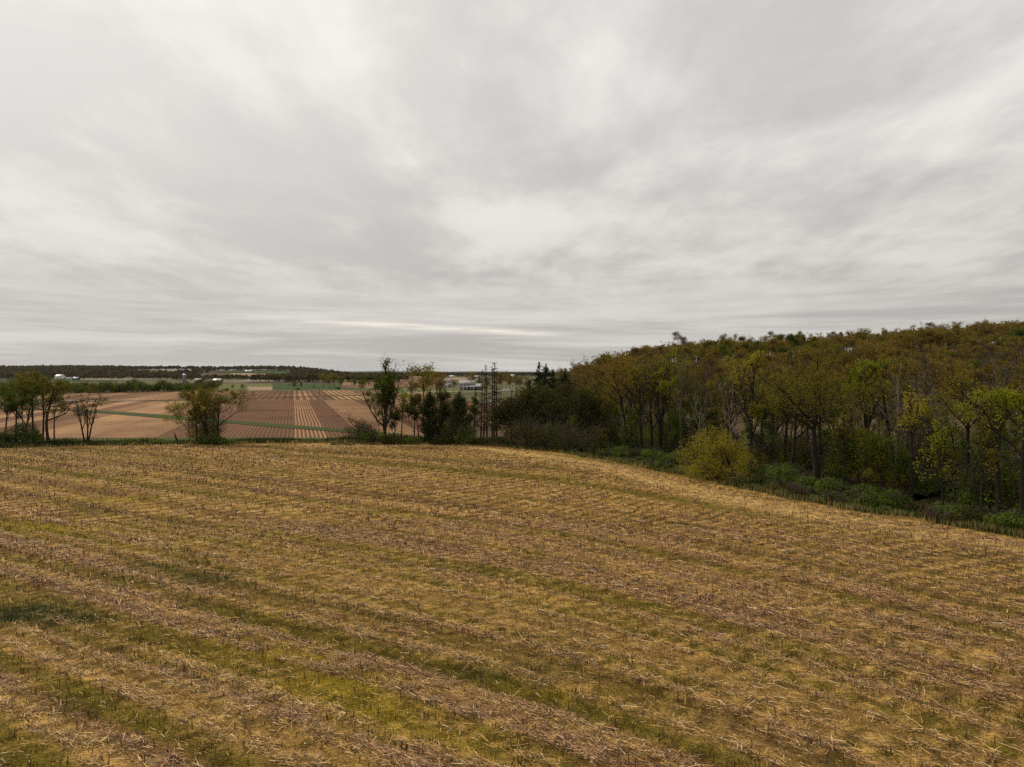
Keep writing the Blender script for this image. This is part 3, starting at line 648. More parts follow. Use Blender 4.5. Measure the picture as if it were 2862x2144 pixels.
# ------------------------------------------------------------------ wooded hill on the right
def hill_h(x, y):
    top = np.interp(x, [14, 30, 45, 80, 168, 276, 360], [0, 2, 6, 16.5, 21, 28.5, 34])
    return top * sstep(np.asarray(y, float), 195, 385) + .8 * (vnoise(x / 30., y / 30., 7) - .5) * sstep(np.asarray(y, float), 215, 260) * np.clip(top, 0, 1)
xs = np.arange(0, 420.1, 6.); ys = np.arange(186, 470.1, 6.); X, Y = np.meshgrid(xs, ys); idx = np.arange(X.size).reshape(X.shape)
mb = MB(); mb.add(np.stack([X, Y, hill_h(X, Y) - .02], -1).reshape(-1, 3), np.stack([idx[:-1, :-1], idx[:-1, 1:], idx[1:, 1:], idx[1:, :-1]], -1).reshape(-1, 4))
tag(link('wooded_hill', mb.mesh('wooded_hill', [M_HILL], True)), kind='structure')

# kinds of hillside tree, shared by many copies
HK = []
def hk(lab, *a, **k_): HK.append((lab, deciduous(*a, **k_)))
small = dict(k=(4, 4, 3), minr=.028, leaflo=.06)
hk('rust-brown budding oak', 201, 13, 11, fork=.15, nleaf=5200, ls=.42, leaf=L_RUST, bark=BARKG, clump=.4, **small)
hk('rust-brown budding oak', 202, 12, 12, fork=.15, nleaf=5600, ls=.42, leaf=L_RUST, bark=BARKG, clump=.45, **small)
hk('bronze-brown twiggy tree', 203, 13, 10, fork=.15, nleaf=3000, ls=.30, leaf=L_BROWN, bark=BARKG, clump=.4, **small)
hk('olive-green leafing tree', 204, 12.5, 11, fork=.15, nleaf=5400, ls=.42, leaf=L_OLIVE, bark=BARK, clump=.45, **small)
hk('olive-green leafing tree', 205, 13, 10, fork=.15, nleaf=5000, ls=.42, leaf=L_OLIVE, bark=BARKG, clump=.45, **small)
hk('dark green full-leaved tree', 206, 12, 10, fork=.12, nleaf=6500, ls=.42, leaf=L_GREEN, bark=BARK, clump=.5, **small)
hk('bare grey twiggy tree', 207, 14, 9, fork=.2, nleaf=700, ls=.25, leaf=L_BROWN, bark=BARKG, k=(5, 4, 4), minr=.03)
hk('bare grey twiggy tree', 208, 13, 9, fork=.2, nleaf=1100, ls=.25, leaf=L_RUST, bark=BARKG, k=(5, 4, 4), minr=.03)
rh = random.Random(5); nh = 0
for iy, yb in enumerate(np.arange(206, 388, 11.6)):
    for xb in np.arange(18, 310, 11.8):
        x = xb + rh.uniform(-3.8, 3.8) + (iy % 2) * 5.6; y = yb + rh.uniform(-3.9, 3.9); px = CX + F * x / y
        if px < 1570 or px > 2990: continue
        top = y > 366
        patch = float(vnoise(x / 34, y / 34, 77)); r = rh.random()
        if top: kk = rh.choice((6, 7, 0, 1, 0, 2))
        elif px < 1720: kk = rh.choice((6, 7, 2, 0, 4))
        elif px < 2130: kk = rh.choice((3, 4, 5, 3, 0)) if patch > .45 else rh.choice((0, 1, 4, 2))
        else: kk = rh.choice((0, 1, 0, 1, 2, 4)) if patch < .68 else rh.choice((3, 4, 0, 5))
        sc_ = rh.uniform(.82, 1.0) if top else rh.uniform(.82, 1.15)
        zone = 'the left shoulder of the hill' if px < 1800 else 'the hillside above the golden tree' if px < 2110 else 'the hillside above the great elm' if px < 2420 else 'the hillside right of the great elm' if px < 2660 else 'the hillside near the right frame edge'
        tier = 'on the skyline of ' if top else 'high on ' if y > 300 else 'low on '
        plant('hill_tree' if kk < 6 else 'bare_tree', HK[kk][1], HK[kk][0] + ' ' + tier + zone, (x, y, float(hill_h(x, y)) - .1), rh.uniform(0, 6.28), 'trees covering the wooded hill', scale=(sc_, sc_, sc_ * rh.uniform(.9, 1.12))); nh += 1

nq = 26000; rq = np.random.default_rng(21); x = rq.uniform(14, 330, nq); y = rq.uniform(200, 432, nq); k_ = (CX + F * x / y > 1560) & (CX + F * x / y < 3000); x, y = x[k_], y[k_]
mb = MB(); leaves(mb, np.stack([x, y, hill_h(x, y) + 5.5 * rq.random(len(x)) * (.3 + vnoise(x / 9, y / 9, 3))], 1), .75, rq, 0); tag(link('hillside_brush', mb.mesh('hillside_brush', [L_BROWN])), 'brown underbrush between the trees on the hillside', 'brush', kind='stuff')

# ------------------------------------------------------------------ trees, one by one: (photo x, distance, photo y of the top)
def H_(py, Y): return topz(py, Y)
def W_(px, Y): return px / F * Y
def dec(name, label, seed, px, Y, ytop, wpx, group=None, rz=0., **k_):
    H = H_(ytop, Y); return plant(name, deciduous(seed, H, W_(wpx, Y), **k_), label, (atx(px, Y), Y, .03), rz, group)
HG = 'trees of the left hedgerow'
dec('hedgerow_tree', 'slender dark tree with sparse olive leaves at the left frame edge', 11, 12, 121, 1085, 90, HG, leaf=L_OLIVE, nleaf=2600, ls=.22, fork=.4, k=(4, 4, 3))
dec('hedgerow_tree', 'thin forked hedgerow tree left of the tall yellow-green crown', 12, 42, 120, 1072, 110, HG, leaf=L_GREEN, nleaf=3600, ls=.22, fork=.35, k=(4, 4, 3))
dec('hedgerow_tree', 'tall straight hedgerow tree with yellow-green crown over the bushes', 13, 93, 122, 1042, 120, HG, leaf=L_OLIVE, nleaf=5000, ls=.22, fork=.4, leaflo=.3)
dec('hedgerow_tree', 'spreading hedgerow tree with a long limb leaning right', 14, 134, 119, 1052, 170, HG, leaf=L_OLIVE, nleaf=5000, ls=.2, fork=.28, ang=50, skew=(.45, 0), tr=.26)
dec('hedgerow_tree', 'small thin stem beside the leaning hedgerow tree', 15, 150, 119.5, 1105, 60, HG, leaf=L_OLIVE, nleaf=700, ls=.18, fork=.4, k=(4, 4, 3))
dec('bare_tree', 'nearly bare V-shaped tree standing alone right of the hedgerow clump', 16, 241, 119, 1092, 95, None, leaf=L_OLIVE, nleaf=450, ls=.17, fork=.25, stems=3, leader=.75, nl=6, ang=30, tr=.15)
dec('bare_tree', 'dead grey stem with few twigs in the left hedgerow', 17, 66, 120.5, 1110, 50, HG, leaf=L_OLIVE, nleaf=150, fork=.4, k=(3, 3, 3), bark=BARKG)
CL = 'clump of trees left of centre'
dec('clump_tree', 'leftmost tree of the isolated clump, limbs arching left', 21, 548, 118.5, 1090, 140, CL, leaf=L_OLIVE, nleaf=4600, ls=.2, fork=.18, leaflo=.1, skew=(-.35, 0), nl=8, tr=.17)
dec('clump_tree', 'leaning middle tree of the isolated clump with yellow-green haze', 22, 583, 117.6, 1084, 150, CL, leaf=L_OLIVE, nleaf=5200, ls=.2, fork=.18, leaflo=.1, lean=(-.12, 0), nl=8, tr=.17)
dec('clump_tree', 'right-hand tree of the isolated clump with bare twigs spreading right', 23, 608, 118.3, 1088, 138, CL, leaf=L_OLIVE, nleaf=3800, ls=.19, fork=.2, leaflo=.15, skew=(.3, 0), nl=8, tr=.18)
dec('clump_tree', 'low yellow-green sapling at the left foot of the isolated clump', 24, 528, 118.8, 1120, 110, CL, leaf=L_BRIGHT, nleaf=3200, ls=.15, fork=.15, leaflo=.1, k=(4, 4, 3), tr=.07)
# centre
dec('poplar_tree', 'tall leafy tree with bare dead spires rising above the horizon', 35, 1074, 117.5, 998, 108, None, leaf=L_GREEN, nleaf=9500, ls=.28, fork=.10, leader=.97, nl=18, ang=48, bare_top=.20, leaflo=.06, tr=.3, up=.22)
dec('slender_tree', 'slender bare-stemmed tree right of the tall spired tree', 32, 1119, 118, 1088, 80, None, leaf=L_OLIVE, nleaf=600, ls=.16, fork=.45, lean=(.12, 0), tr=.12, k=(4, 4, 3))
dec('pale_green_tree', 'light yellow-green small tree behind the slender stem', 33, 1170, 124, 1096, 100, None, leaf=L_BRIGHT, nleaf=2600, ls=.2, fork=.4, leaflo=.35, k=(4, 4, 3), tr=.13)
dec('bare_tree', 'low brown twiggy tree leaning left of the dark bush', 34, 1003, 119, 1140, 75, None, leaf=L_BROWN, nleaf=500, ls=.14, fork=.2, skew=(-.3, 0), tr=.08, k=(5, 4, 4))
def con(name, label, seed, px, Y, ytop, wpx, group=None, **k_):
    return plant(name, conifer(seed, H_(ytop, Y), W_(wpx, Y), **k_), label, (atx(px, Y), Y, .03), 0, group)
con('cedar_tree', 'dark columnar cedar left of the bare poles', 41, 1200, 117.5, 1097, 84, None, leaf=L_CEDAR, nleaf=8000, kind='cedar', ls=.30)
con('cedar_tree', 'broad dark cedar beside the bare poles, brighter at its foot', 42, 1284, 118, 1096, 90, None, leaf=L_CEDAR, nleaf=8000, kind='cedar', ls=.30)
con('cedar_tree', 'low cedar between the two tall cedars', 43, 1243, 120, 1125, 60, None, leaf=L_CEDAR, nleaf=4500, kind='cedar', ls=.30)
dec('clump_tree', 'thin middle stem of the isolated clump behind the leaning one', 25, 570, 120, 1088, 120, CL, leaf=L_GREEN, nleaf=4200, ls=.18, fork=.2, leaflo=.1, tr=.12)
dec('hedgerow_tree', 'dense dark tree in the middle of the left hedgerow clump', 18, 70, 123, 1058, 150, HG, leaf=L_GREEN, nleaf=4200, ls=.22, fork=.25, leaflo=.15, tr=.2)
dec('hedgerow_tree', 'leafy dark tree behind the leaning hedgerow tree', 19, 118, 124, 1062, 140, HG, leaf=L_OLIVE, nleaf=3600, ls=.22, fork=.25, leaflo=.2, tr=.18)
dec('thicket_tree', 'dusky leafy tree between the spired tree and the columnar cedar', 36, 1158, 122, 1105, 80, None, leaf=L_DUSK, nleaf=5000, ls=.22, fork=.12, leaflo=.02, tr=.12)
dec('thicket_tree', 'dusky tree filling the gap behind the two cedars', 37, 1238, 124, 1100, 110, None, leaf=L_DUSK, nleaf=7000, ls=.24, fork=.1, leaflo=.02, tr=.14)
dec('thicket_tree', 'green tree right behind the broad cedar', 38, 1312, 124, 1110, 80, None, leaf=L_GREEN, nleaf=4500, ls=.22, fork=.12, leaflo=.02, tr=.12)
dec('thicket_tree', 'low dusky tree between the slender stem and the spired tree', 39, 1103, 121, 1140, 70, None, leaf=L_DUSK, nleaf=3200, ls=.22, fork=.1, leaflo=.02, tr=.1)
dec('thicket_tree', 'dusky tree left of the broad cedar', 40, 1262, 121, 1112, 80, None, leaf=L_DUSK, nleaf=4500, ls=.24, fork=.1, leaflo=.02, tr=.12)
SN = 'dead bare poles in the tree line'
for i, (px, Y, yt, lab) in enumerate(((1325, 122, 1086, 'shortest dead pole, beside the broad cedar'), (1344, 121, 1034, 'dead pole with few twigs, second from the broad cedar'), (1352, 124, 1060, 'thin dead pole leaning among the taller poles'),
        (1361, 121, 1019, 'tall thin dead pole rising above the horizon'), (1376, 122, 1024, 'twiggy dead pole next to the tallest pole'), (1381, 120, 1013, 'tallest dead pole with spiky twigs at its top'), (1388, 122, 1035, 'dead pole right of the tallest, with dense twigs'),
        (1430, 123, 1090, 'short dead stem at the edge of the dark thicket'), (1444, 124, 1085, 'thin dead stem against the dark thicket'))):
    plant('dead_pole', snag(150 + i, H_(yt, Y), 1.05 if i < 7 else 1.3, 1.0 + (.4 if i in (4, 5, 6) else 0)), lab, (atx(px, Y), Y, .03), i * 1.3, SN)
con('spruce_tree', 'narrow spire-topped spruce, left of the pair on the skyline', 61, 1504, 150, 1012, 135, None, nleaf=6500, ls=.42, power=1.0, rag=.5)
con('spruce_tree', 'fuller dark spruce, right of the pair on the skyline', 62, 1527, 147, 1018, 165, None, nleaf=8000, ls=.42, power=.8, rag=.35)
con('spruce_tree', 'dark spruce half hidden below the hill crest', 63, 1574, 140, 1030, 150, None, nleaf=7500, ls=.42, power=.8, rag=.35)
con('spruce_tree', 'short dark spruce between the skyline pair and the hill', 65, 1550, 143, 1034, 110, None, nleaf=6000, ls=.45, power=.8, rag=.35)
con('spruce_tree', 'low dark spruce left of the skyline pair', 66, 1480, 138, 1062, 100, None, nleaf=5500, ls=.45, power=.8, rag=.35)
con('pine_tree', 'small dark pine sticking out of the hill skyline', 64, 1683, 250, 990, 40, None, nleaf=1500, ls=.6, power=.6, rag=.6)
# dark thicket in the middle distance
TH = 'dark thicket between the poles and the wood'
for i, (px, Y, yt, wpx, lf, lab) in enumerate(((1415, 119, 1112, 90, L_DUSK, 'low dusky bush-tree at the left end of the dark thicket'), (1470, 119, 1078, 110, L_DUSK, 'dense dusky tree with pale tufts on top in the dark thicket'),
        (1532, 118, 1092, 120, L_DUSK, 'rounded dark tree in the middle of the dark thicket'), (1590, 114, 1078, 130, L_DUSK, 'widest dark-green crown of the thicket'), (1640, 111, 1092, 110, L_DUSK, 'dark crown with pale branches at the right end of the thicket'),
        (1500, 123, 1100, 110, L_GREEN, 'green tree behind the dark thicket'), (1665, 116, 1075, 100, L_OLIVE, 'olive tree behind the right end of the thicket'))):
    dec('thicket_tree', lab, 70 + i, px, Y, yt, wpx, TH, rz=i, leaf=lf, nleaf=5500, ls=.32, fork=.10, leader=.6, leaflo=.03, clump=.5, nl=10, ang=50, k=(4, 4, 3), tr=.16)

# ------------------------------------------------------------------ edge of the wood on the right
WE = 'trees along the edge of the wood'
E = lambda px, py: float(gp(px, py)[1])
wood = [  # label, px, distance, top y, crown width px, options
 ('rust-orange crowned tree with forked trunk at the left end of the wood', 1755, 106, 985, 190, dict(leaf=L_RUST, nleaf=2600, fork=.3, nl=8, ang=34)),
 ('dark straight trunk with rust-orange crown and a low looping limb', 1795, 100, 985, 170, dict(leaf=L_RUST, nleaf=2600, fork=.45)),
 ('forked tree with olive-orange crown behind pale green bushes', 1845, 102, 975, 170, dict(leaf=L_OLIVE, nleaf=2600, fork=.25, stems=2, ang=30)),
 ('tall dark trunk under a bright green crown left of the golden tree', 1876, 97, 975, 150, dict(leaf=L_BRIGHT, nleaf=2600, fork=.5, leaflo=.6)),
 ('nearly bare tree with grey forking limbs above the pale green bush', 1906, 94, 1000, 140, dict(leaf=L_OLIVE, nleaf=700, fork=.4, bark=BARKG)),
 ('bare grey-limbed tree behind the golden round tree', 1975, 92, 1010, 150, dict(leaf=L_BROWN, nleaf=500, fork=.35, bark=BARKG)),
 ('dark bare trunk between the golden round tree and the tall yellow tree', 2032, 88, 1020, 120, dict(leaf=L_OLIVE, nleaf=700, fork=.4)),
 ('tall narrow yellow-leaved tree above the golden round tree', 2098, 84, 985, 120, dict(leaf=L_YELL, nleaf=2600, fork=.25, leader=.9, nl=11, ang=30, leaflo=.15)),
 ('dark slender tree left of the great spreading elm', 2195, 82, 1020, 130, dict(leaf=L_OLIVE, nleaf=1000, fork=.35, ang=36)),
 ('great spreading elm with vase-shaped dark limbs and olive leaves', 2284, 72, 958, 265, dict(leaf=L_OLIVE, nleaf=4600, ls=.17, fork=.40, leader=.50, nl=8, ang=46, up=.10, leaflo=.5, tr=.44, k=(6, 6, 4), minr=.016)),
 ('light green leafy tree right of the great elm', 2425, 76, 1003, 130, dict(leaf=L_BRIGHT, nleaf=3200, fork=.35, leader=.85, nl=10, ang=34, leaflo=.3)),
 ('slim dark tree with a kinked stem before the great elm', 2360, 67, 1130, 90, dict(leaf=L_OLIVE, nleaf=500, fork=.3, k=(4, 4, 3), tr=.10)),
 ('tree with leaning dark trunk right of the light green tree', 2515, 72, 1010, 170, dict(leaf=L_OLIVE, nleaf=1500, fork=.4, lean=(-.14, 0))),
 ('yellow-tufted tree with a short thick dark stem by the brambles', 2547, 63, 1095, 120, dict(leaf=L_YELL, nleaf=1100, fork=.4, lean=(.1, 0), leaflo=.5, tr=.17)),
 ('bare brown-grey tree with pale dead tips behind the dark stem', 2600, 75, 985, 180, dict(leaf=L_BROWN, nleaf=500, fork=.35, bark=BARKG)),
 ('tallest dark trunk near the right edge, forking into bare limbs', 2702, 61, 1005, 200, dict(leaf=L_OLIVE, nleaf=900, fork=.45, ang=32, tr=.22)),
 ('bare forked crown against the hill near the right edge', 2770, 72, 950, 150, dict(leaf=L_BROWN, nleaf=300, fork=.4, bark=BARKG, ang=30)),
 ('dark trunk with thin yellow-green leaves near the right edge', 2797, 57, 1080, 130, dict(leaf=L_OLIVE, nleaf=1000, fork=.35)),
 ('green-crowned tree cut by the right frame edge', 2858, 53, 1075, 230, dict(leaf=L_BRIGHT, nleaf=3600, fork=.3, nl=9, ang=48, leaflo=.25, tr=.22)),
 ('thin sapling with sparse green leaves left of the tallest dark trunk', 2640, 58, 1180, 90, dict(leaf=L_BRIGHT, nleaf=700, fork=.25, k=(4, 4, 3), tr=.08)),
 ('thin bent sapling between the tallest trunk and the right edge', 2745, 55, 1160, 90, dict(leaf=L_OLIVE, nleaf=700, fork=.3, k=(4, 4, 3), tr=.08)),
]
for i, (lab, px, Y, yt, wpx, k_) in enumerate(wood):
    k2 = dict(ls=.18, tr=.25, minr=.018); k2.update(k_); k2['nleaf'] = int(k2['nleaf'] * 1.35); k2['ls'] = k2['ls'] * 1.12; Y += 1
    dec('woodland_tree', lab, 300 + i, px, Y, yt, wpx, WE, **k2)
# leaning golden round tree in front: trunk lies low to the left, branches rise from it into a dome
GY = 79.; GH = H_(1190, GY); GW = W_(205, GY); rg = np.random.default_rng(4)
tl = np.array([[[2.3, .2, -.2], [1.5, .1, .45], [.5, 0, .75], [-.7, -.1, 1.0], [-1.9, -.2, 1.5]], [[2.2, .3, -.2], [1.7, .5, 1.0], [1.2, .5, 2.0], [.9, .5, 2.9], [.6, .4, 3.7]], [[1.6, .2, .3], [.6, -.2, .9], [-.2, -.4, 1.8], [-.7, -.5, 2.7], [-1.0, -.5, 3.4]], [[.5, 0, .75], [-.8, .3, 1.0], [-1.8, .5, 1.0], [-2.7, .5, 1.3], [-3.3, .4, 1.9]]])
tr_ = np.array([[.24, .2, .15, .11, .06], [.2, .15, .12, .09, .05], [.16, .12, .1, .08, .05], [.14, .11, .08, .06, .04]])
tb = MB(); tubes(tb, tl, tr_, 8, 0)
c1 = spawn(tl, tr_, np.full(4, 3.2), 11, .25, 1., 55, 1., rg, .4); P1, R1 = grow(c1[0], c1[1], np.clip(c1[2], 1.2, 3.4), np.maximum(c1[3], .02), 6, .12, .22, rg)
c2 = spawn(P1, R1, c1[2], 7, .2, 1, 40, .5, rg); P2, R2 = grow(c2[0], c2[1], c2[2], np.full(len(c2[0]), .014), 4, .15, .10, rg)
tubes(tb, P1, R1, 5, 0); cb = MB(); tubes(cb, P2, R2, 3, 0)
n_ = 20000; u = nrm(rg.normal(size=(n_, 3))); u[:, 2] = np.abs(u[:, 2]) * 1.0 - .12
rr_ = (.45 + .6 * rg.random(n_) ** .55) * (.62 + .72 * vnoise(u[:, 0] * 3.6 + 9, u[:, 2] * 3.6 + u[:, 1] * 3, 5))
LP = u * rr_[:, None] * np.array([GW * .52, GW * .48, GH * .80]) + np.array([.2, 0, GH * .16]); LP = LP[(LP[:, 2] > .35) & (vnoise(LP[:, 0] * 1.7 + 7, LP[:, 2] * 1.7 + LP[:, 1] * 1.3, 8) > .37)]
tn = np.clip(vnoise(LP[:, 0] * 1.2, LP[:, 2] * 1.2 + LP[:, 1], 4) * .7 + rg.random(len(LP)) * .4 - .05, 0, 1)
leaves(cb, LP, .15, rg, 1, tint=tn)
plant('golden_tree', (tb.mesh('trunk', [BARK], True), cb.mesh('crown', [BARK, L_YELL])), 'round golden-yellow tree with low leaning trunk before the wood', (atx(2008, GY), GY, .05))
for i, (px, Y, yt, wpx, lab) in enumerate(((2046, 86, 1030, 70, 'pale dead tree leaning behind the golden round tree'), (2505, 70, 1000, 80, 'pale dead branches showing right of the light green tree'), (2560, 74, 1040, 70, 'thin pale dead tree left of the bare brown-grey tree'), (2738, 66, 1060, 60, 'pale bent dead tree right of the tallest dark trunk'), (1955, 90, 1090, 60, 'pale grey dead stem above the twiggy bush'))):
    dec('dead_tree', lab, 380 + i, px, Y, yt, wpx, 'pale dead trees in the wood', nleaf=0, fork=.35, k=(3, 3, 2), bark=BARKP, tr=.075, minr=.016, twigs=False)
# inner trees of the wood: hidden among the others, told apart only as a mass
IK = [deciduous(420, 13, 8, leaf=L_OLIVE, nleaf=2600, ls=.21, fork=.25, leaflo=.12, k=(4, 4, 3), minr=.016), deciduous(421, 13.5, 8, leaf=L_BROWN, nleaf=900, ls=.18, fork=.3, bark=BARKG, minr=.018),
      deciduous(422, 12, 8, leaf=L_GREEN, nleaf=3600, ls=.22, fork=.15, leaflo=.05, k=(4, 4, 3), minr=.016), deciduous(423, 13, 9, leaf=L_RUST, nleaf=2600, ls=.2, fork=.3, leaflo=.2, bark=BARKG, k=(4, 4, 3), minr=.016)]
IL = ['olive-leaved slim tree inside the wood', 'bare brown slim tree inside the wood', 'green-leaved tree inside the wood', 'rust-leaved tree inside the wood']
DE = dense(EDGE[2:15], 1.); TE = nrm(np.gradient(DE, axis=0)); NE = np.stack([-TE[:, 1], TE[:, 0]], 1)
ri = random.Random(8); inner = []
while len(inner) < 88:
    i = ri.randrange(len(DE)); o_ = ri.uniform(10, 44); p = DE[i] + NE[i] * o_; px = CX + F * p[0] / p[1]
    if px < 1660 or px > 4200 or any((p[0] - q[0]) ** 2 + (p[1] - q[1]) ** 2 < 17 for q in inner): continue
    inner.append(p); kk = ri.choice((0, 2, 2, 0, 1) if px > 2050 else (0, 0, 3, 2, 1))
    top = np.interp(px, [1660, 1800, 2000, 2300, 2500, 2960], [1015, 1000, 1005, 1035, 1060, 1085]) + ri.uniform(-6, 45)
    s_ = H_(top, p[1]) / 13.
    zn = 'left of the golden tree' if px < 1920 else 'behind the golden tree' if px < 2120 else 'around the great elm' if px < 2400 else 'left of the tallest dark trunk' if px < 2680 else 'near the right frame edge'
    plant('woodland_tree', IK[kk], IL[kk] + ' ' + zn, (p[0], p[1], .03), ri.uniform(0, 6.28), 'trees inside the wood', scale=(s_ * .95, s_ * .95, s_))
# undergrowth: bushes seen one by one along the wood edge
BK = 'bushes along the wood edge'
bushes = [ (1905, 1270, 1130, 100, L_BRIGHT, 'pale green bush between the forked trunks'), (1860, 1262, 1120, 120, L_BRIGHT, 'light green bush behind the dark straight trunks'), (1790, 1262, 1185, 110, L_SHRUB, 'green bush at the foot of the dark straight trunk'),
 (1609, 1261, 1232, 80, L_SHRUB, 'dark low bush at the left start of the wood'), (1680, 1266, 1225, 85, L_SHRUB, 'low rounded bush on the verge below the rust crowns'), (1738, 1276, 1243, 70, L_SHRUB, 'low bush with arching sprays on the verge'),
 (1785, 1282, 1248, 60, L_DUSK, 'brownish low bush on the verge'), (1826, 1286, 1242, 70, L_SHRUB, 'green bush left of the twiggy grey bush'), (1885, 1297, 1252, 75, L_SHRUB, 'dark bush next to the golden tree'), (1650, 1256, 1200, 80, L_GREEN, 'green bush behind the first verge bushes'), (1735, 1258, 1205, 90, L_SHRUB, 'leafy green bush below the forked rust tree'),
 (1918, 1285, 1195, 70, L_BROWN, 'grey-brown twiggy bush left of the golden tree'), (2118, 1345, 1285, 75, L_SHRUB, 'dark bush right of the golden tree trunk'), (2190, 1360, 1288, 95, L_SHRUB, 'large leafy green bush below the dark slender tree'),
 (2258, 1370, 1318, 85, L_SHRUB, 'rounded leafy green bush below the great elm'), (2325, 1385, 1325, 80, L_SHRUB, 'upright leafy bush ending in a dark gap'), (2425, 1404, 1346, 125, L_SHRUB, 'widest bramble bush with brown twigs at its foot'),
 (2505, 1420, 1358, 80, L_SHRUB, 'bramble bush with a dark hollow below the yellow-tufted tree'), (2592, 1432, 1398, 90, L_DUSK, 'low brown and green bramble right of the dark hollow'), (2660, 1445, 1400, 95, L_SHRUB, 'low green bramble below the tallest dark trunk'),
 (2745, 1460, 1412, 100, L_DUSK, 'brown-stemmed bramble near the right edge'), (2830, 1478, 1415, 105, L_SHRUB, 'green bramble at the right frame edge'), (2515, 1385, 1300, 55, L_YELL, 'pale-leaved sapling bush left of the short thick stem'),
 (2350, 1345, 1265, 110, L_BROWN, 'brown twiggy thicket below the great elm'), (2450, 1365, 1270, 110, L_BROWN, 'brown twiggy bush behind the widest bramble'), (2230, 1325, 1200, 110, L_OLIVE, 'olive thicket at the foot of the great elm'), (2130, 1320, 1215, 90, L_OLIVE, 'olive bush behind the golden tree'),
 (2600, 1390, 1300, 100, L_SHRUB, 'green underbrush among the trunks left of the tallest one'), (2760, 1410, 1290, 120, L_SHRUB, 'green underbrush among the trunks right of the tallest one'), (2850, 1420, 1270, 110, L_BRIGHT, 'bright green underbrush at the right frame edge')]
bushes = [(a, 12 * F / (b - 1041.), c_, d_, e_, f_) for a, b, c_, d_, e_, f_ in bushes]
for i, (px, Y, yt, wpx, lf, lab) in enumerate(bushes):
    h = max(H_(yt, Y), .9); n_ = 900 if lf is L_BROWN else int(1300 + 380 * W_(wpx, Y))
    plant('bush', shrub(500 + i, h, W_(wpx * 1.25, Y), leaf=lf, nleaf=n_, ls=.16, bark=BARKG), lab, (atx(px, Y), Y, .04), i * .7, BK, 'bush')
VK = [shrub(550, 1.0, 1.8, leaf=L_SHRUB, nleaf=700, ls=.13), shrub(551, .8, 1.5, leaf=L_OLIVE, nleaf=450, ls=.12), shrub(552, 1.1, 1.6, leaf=L_BROWN, nleaf=260, ls=.11)]
rv = random.Random(77)
US = [deciduous(430, 6.5, 4.4, leaf=L_GREEN, nleaf=2400, ls=.19, fork=.1, leaflo=.03, k=(4, 4, 3), tr=.08), deciduous(431, 6.5, 4.2, leaf=L_OLIVE, nleaf=1900, ls=.18, fork=.12, leaflo=.05, k=(4, 4, 3), tr=.08), deciduous(432, 7, 4, leaf=L_BRIGHT, nleaf=1700, ls=.18, fork=.15, leaflo=.08, k=(4, 4, 3), tr=.08)]
for j in range(62):
    i = rv.randrange(len(DE)); p = DE[i] + NE[i] * rv.uniform(6, 17); kk = rv.choice((0, 0, 1, 1, 2)); px = CX + F * p[0] / p[1]; s_ = rv.uniform(.55, 1.1)
    if px < 1600 or px > 4200 or (1905 < px < 2110 and rv.random() < .6) or 2225 < px < 2345 or 2675 < px < 2725 or 1780 < px < 1810: continue
    zn = ' left of the golden tree' if px < 1910 else ' around the golden tree' if px < 2120 else ' below the great elm' if px < 2400 else ' left of the tallest dark trunk' if px < 2680 else ' near the right frame edge'
    plant('sapling_tree', US[kk], ['young green tree in the front of the wood', 'young olive tree in the front of the wood', 'young yellow-green tree in the front of the wood'][kk] + zn, (p[0], p[1], .04), rv.uniform(0, 6.28), 'young trees in the front of the wood', scale=s_)
for j in range(76):
    i = rv.randrange(len(DE)); p = DE[i] + NE[i] * rv.uniform(1.6, 5.0); kk = rv.choice((0, 0, 1, 2)); px = CX + F * p[0] / p[1]
    zn = ' below the thicket' if px < 1620 else ' left of the golden tree' if px < 1910 else ' around the golden tree' if px < 2120 else ' below the great elm' if px < 2400 else ' left of the tallest dark trunk' if px < 2680 else ' near the right frame edge'
    plant('weed_clump', VK[kk], ['low green weed clump on the grass verge', 'low olive weed clump on the grass verge', 'dry brown weed clump on the grass verge'][kk] + zn, (p[0], p[1], .05), rv.uniform(0, 6.28), 'weed clumps on the grass verge', 'weeds', rv.uniform(.55, 1.4))
UK = [shrub(540, 5.2, 4.6, leaf=L_GREEN, nleaf=2600, ls=.2, fill=.3), shrub(541, 4.6, 4.4, leaf=L_OLIVE, nleaf=1900, ls=.19, fill=.3), shrub(542, 3.6, 4.2, leaf=L_BROWN, nleaf=900, ls=.17, fill=.3)]
ri = random.Random(31)
for j in range(84):
    i = ri.randrange(len(DE)); p = DE[i] + NE[i] * ri.uniform(8, 36); kk = ri.choice((0, 0, 1, 2)); s_ = ri.uniform(.7, 1.25)
    px = CX + F * p[0] / p[1]; zn = ' left of the golden tree' if px < 1920 else ' behind the golden tree' if px < 2120 else ' around the great elm' if px < 2400 else ' left of the tallest dark trunk' if px < 2680 else ' near the right frame edge'
    plant('underbrush', UK[kk], ['green underbrush inside the wood', 'olive underbrush inside the wood', 'bare brown underbrush inside the wood'][kk] + zn, (p[0], p[1], .04), ri.uniform(0, 6.28), 'underbrush inside the wood', 'bush', s_)
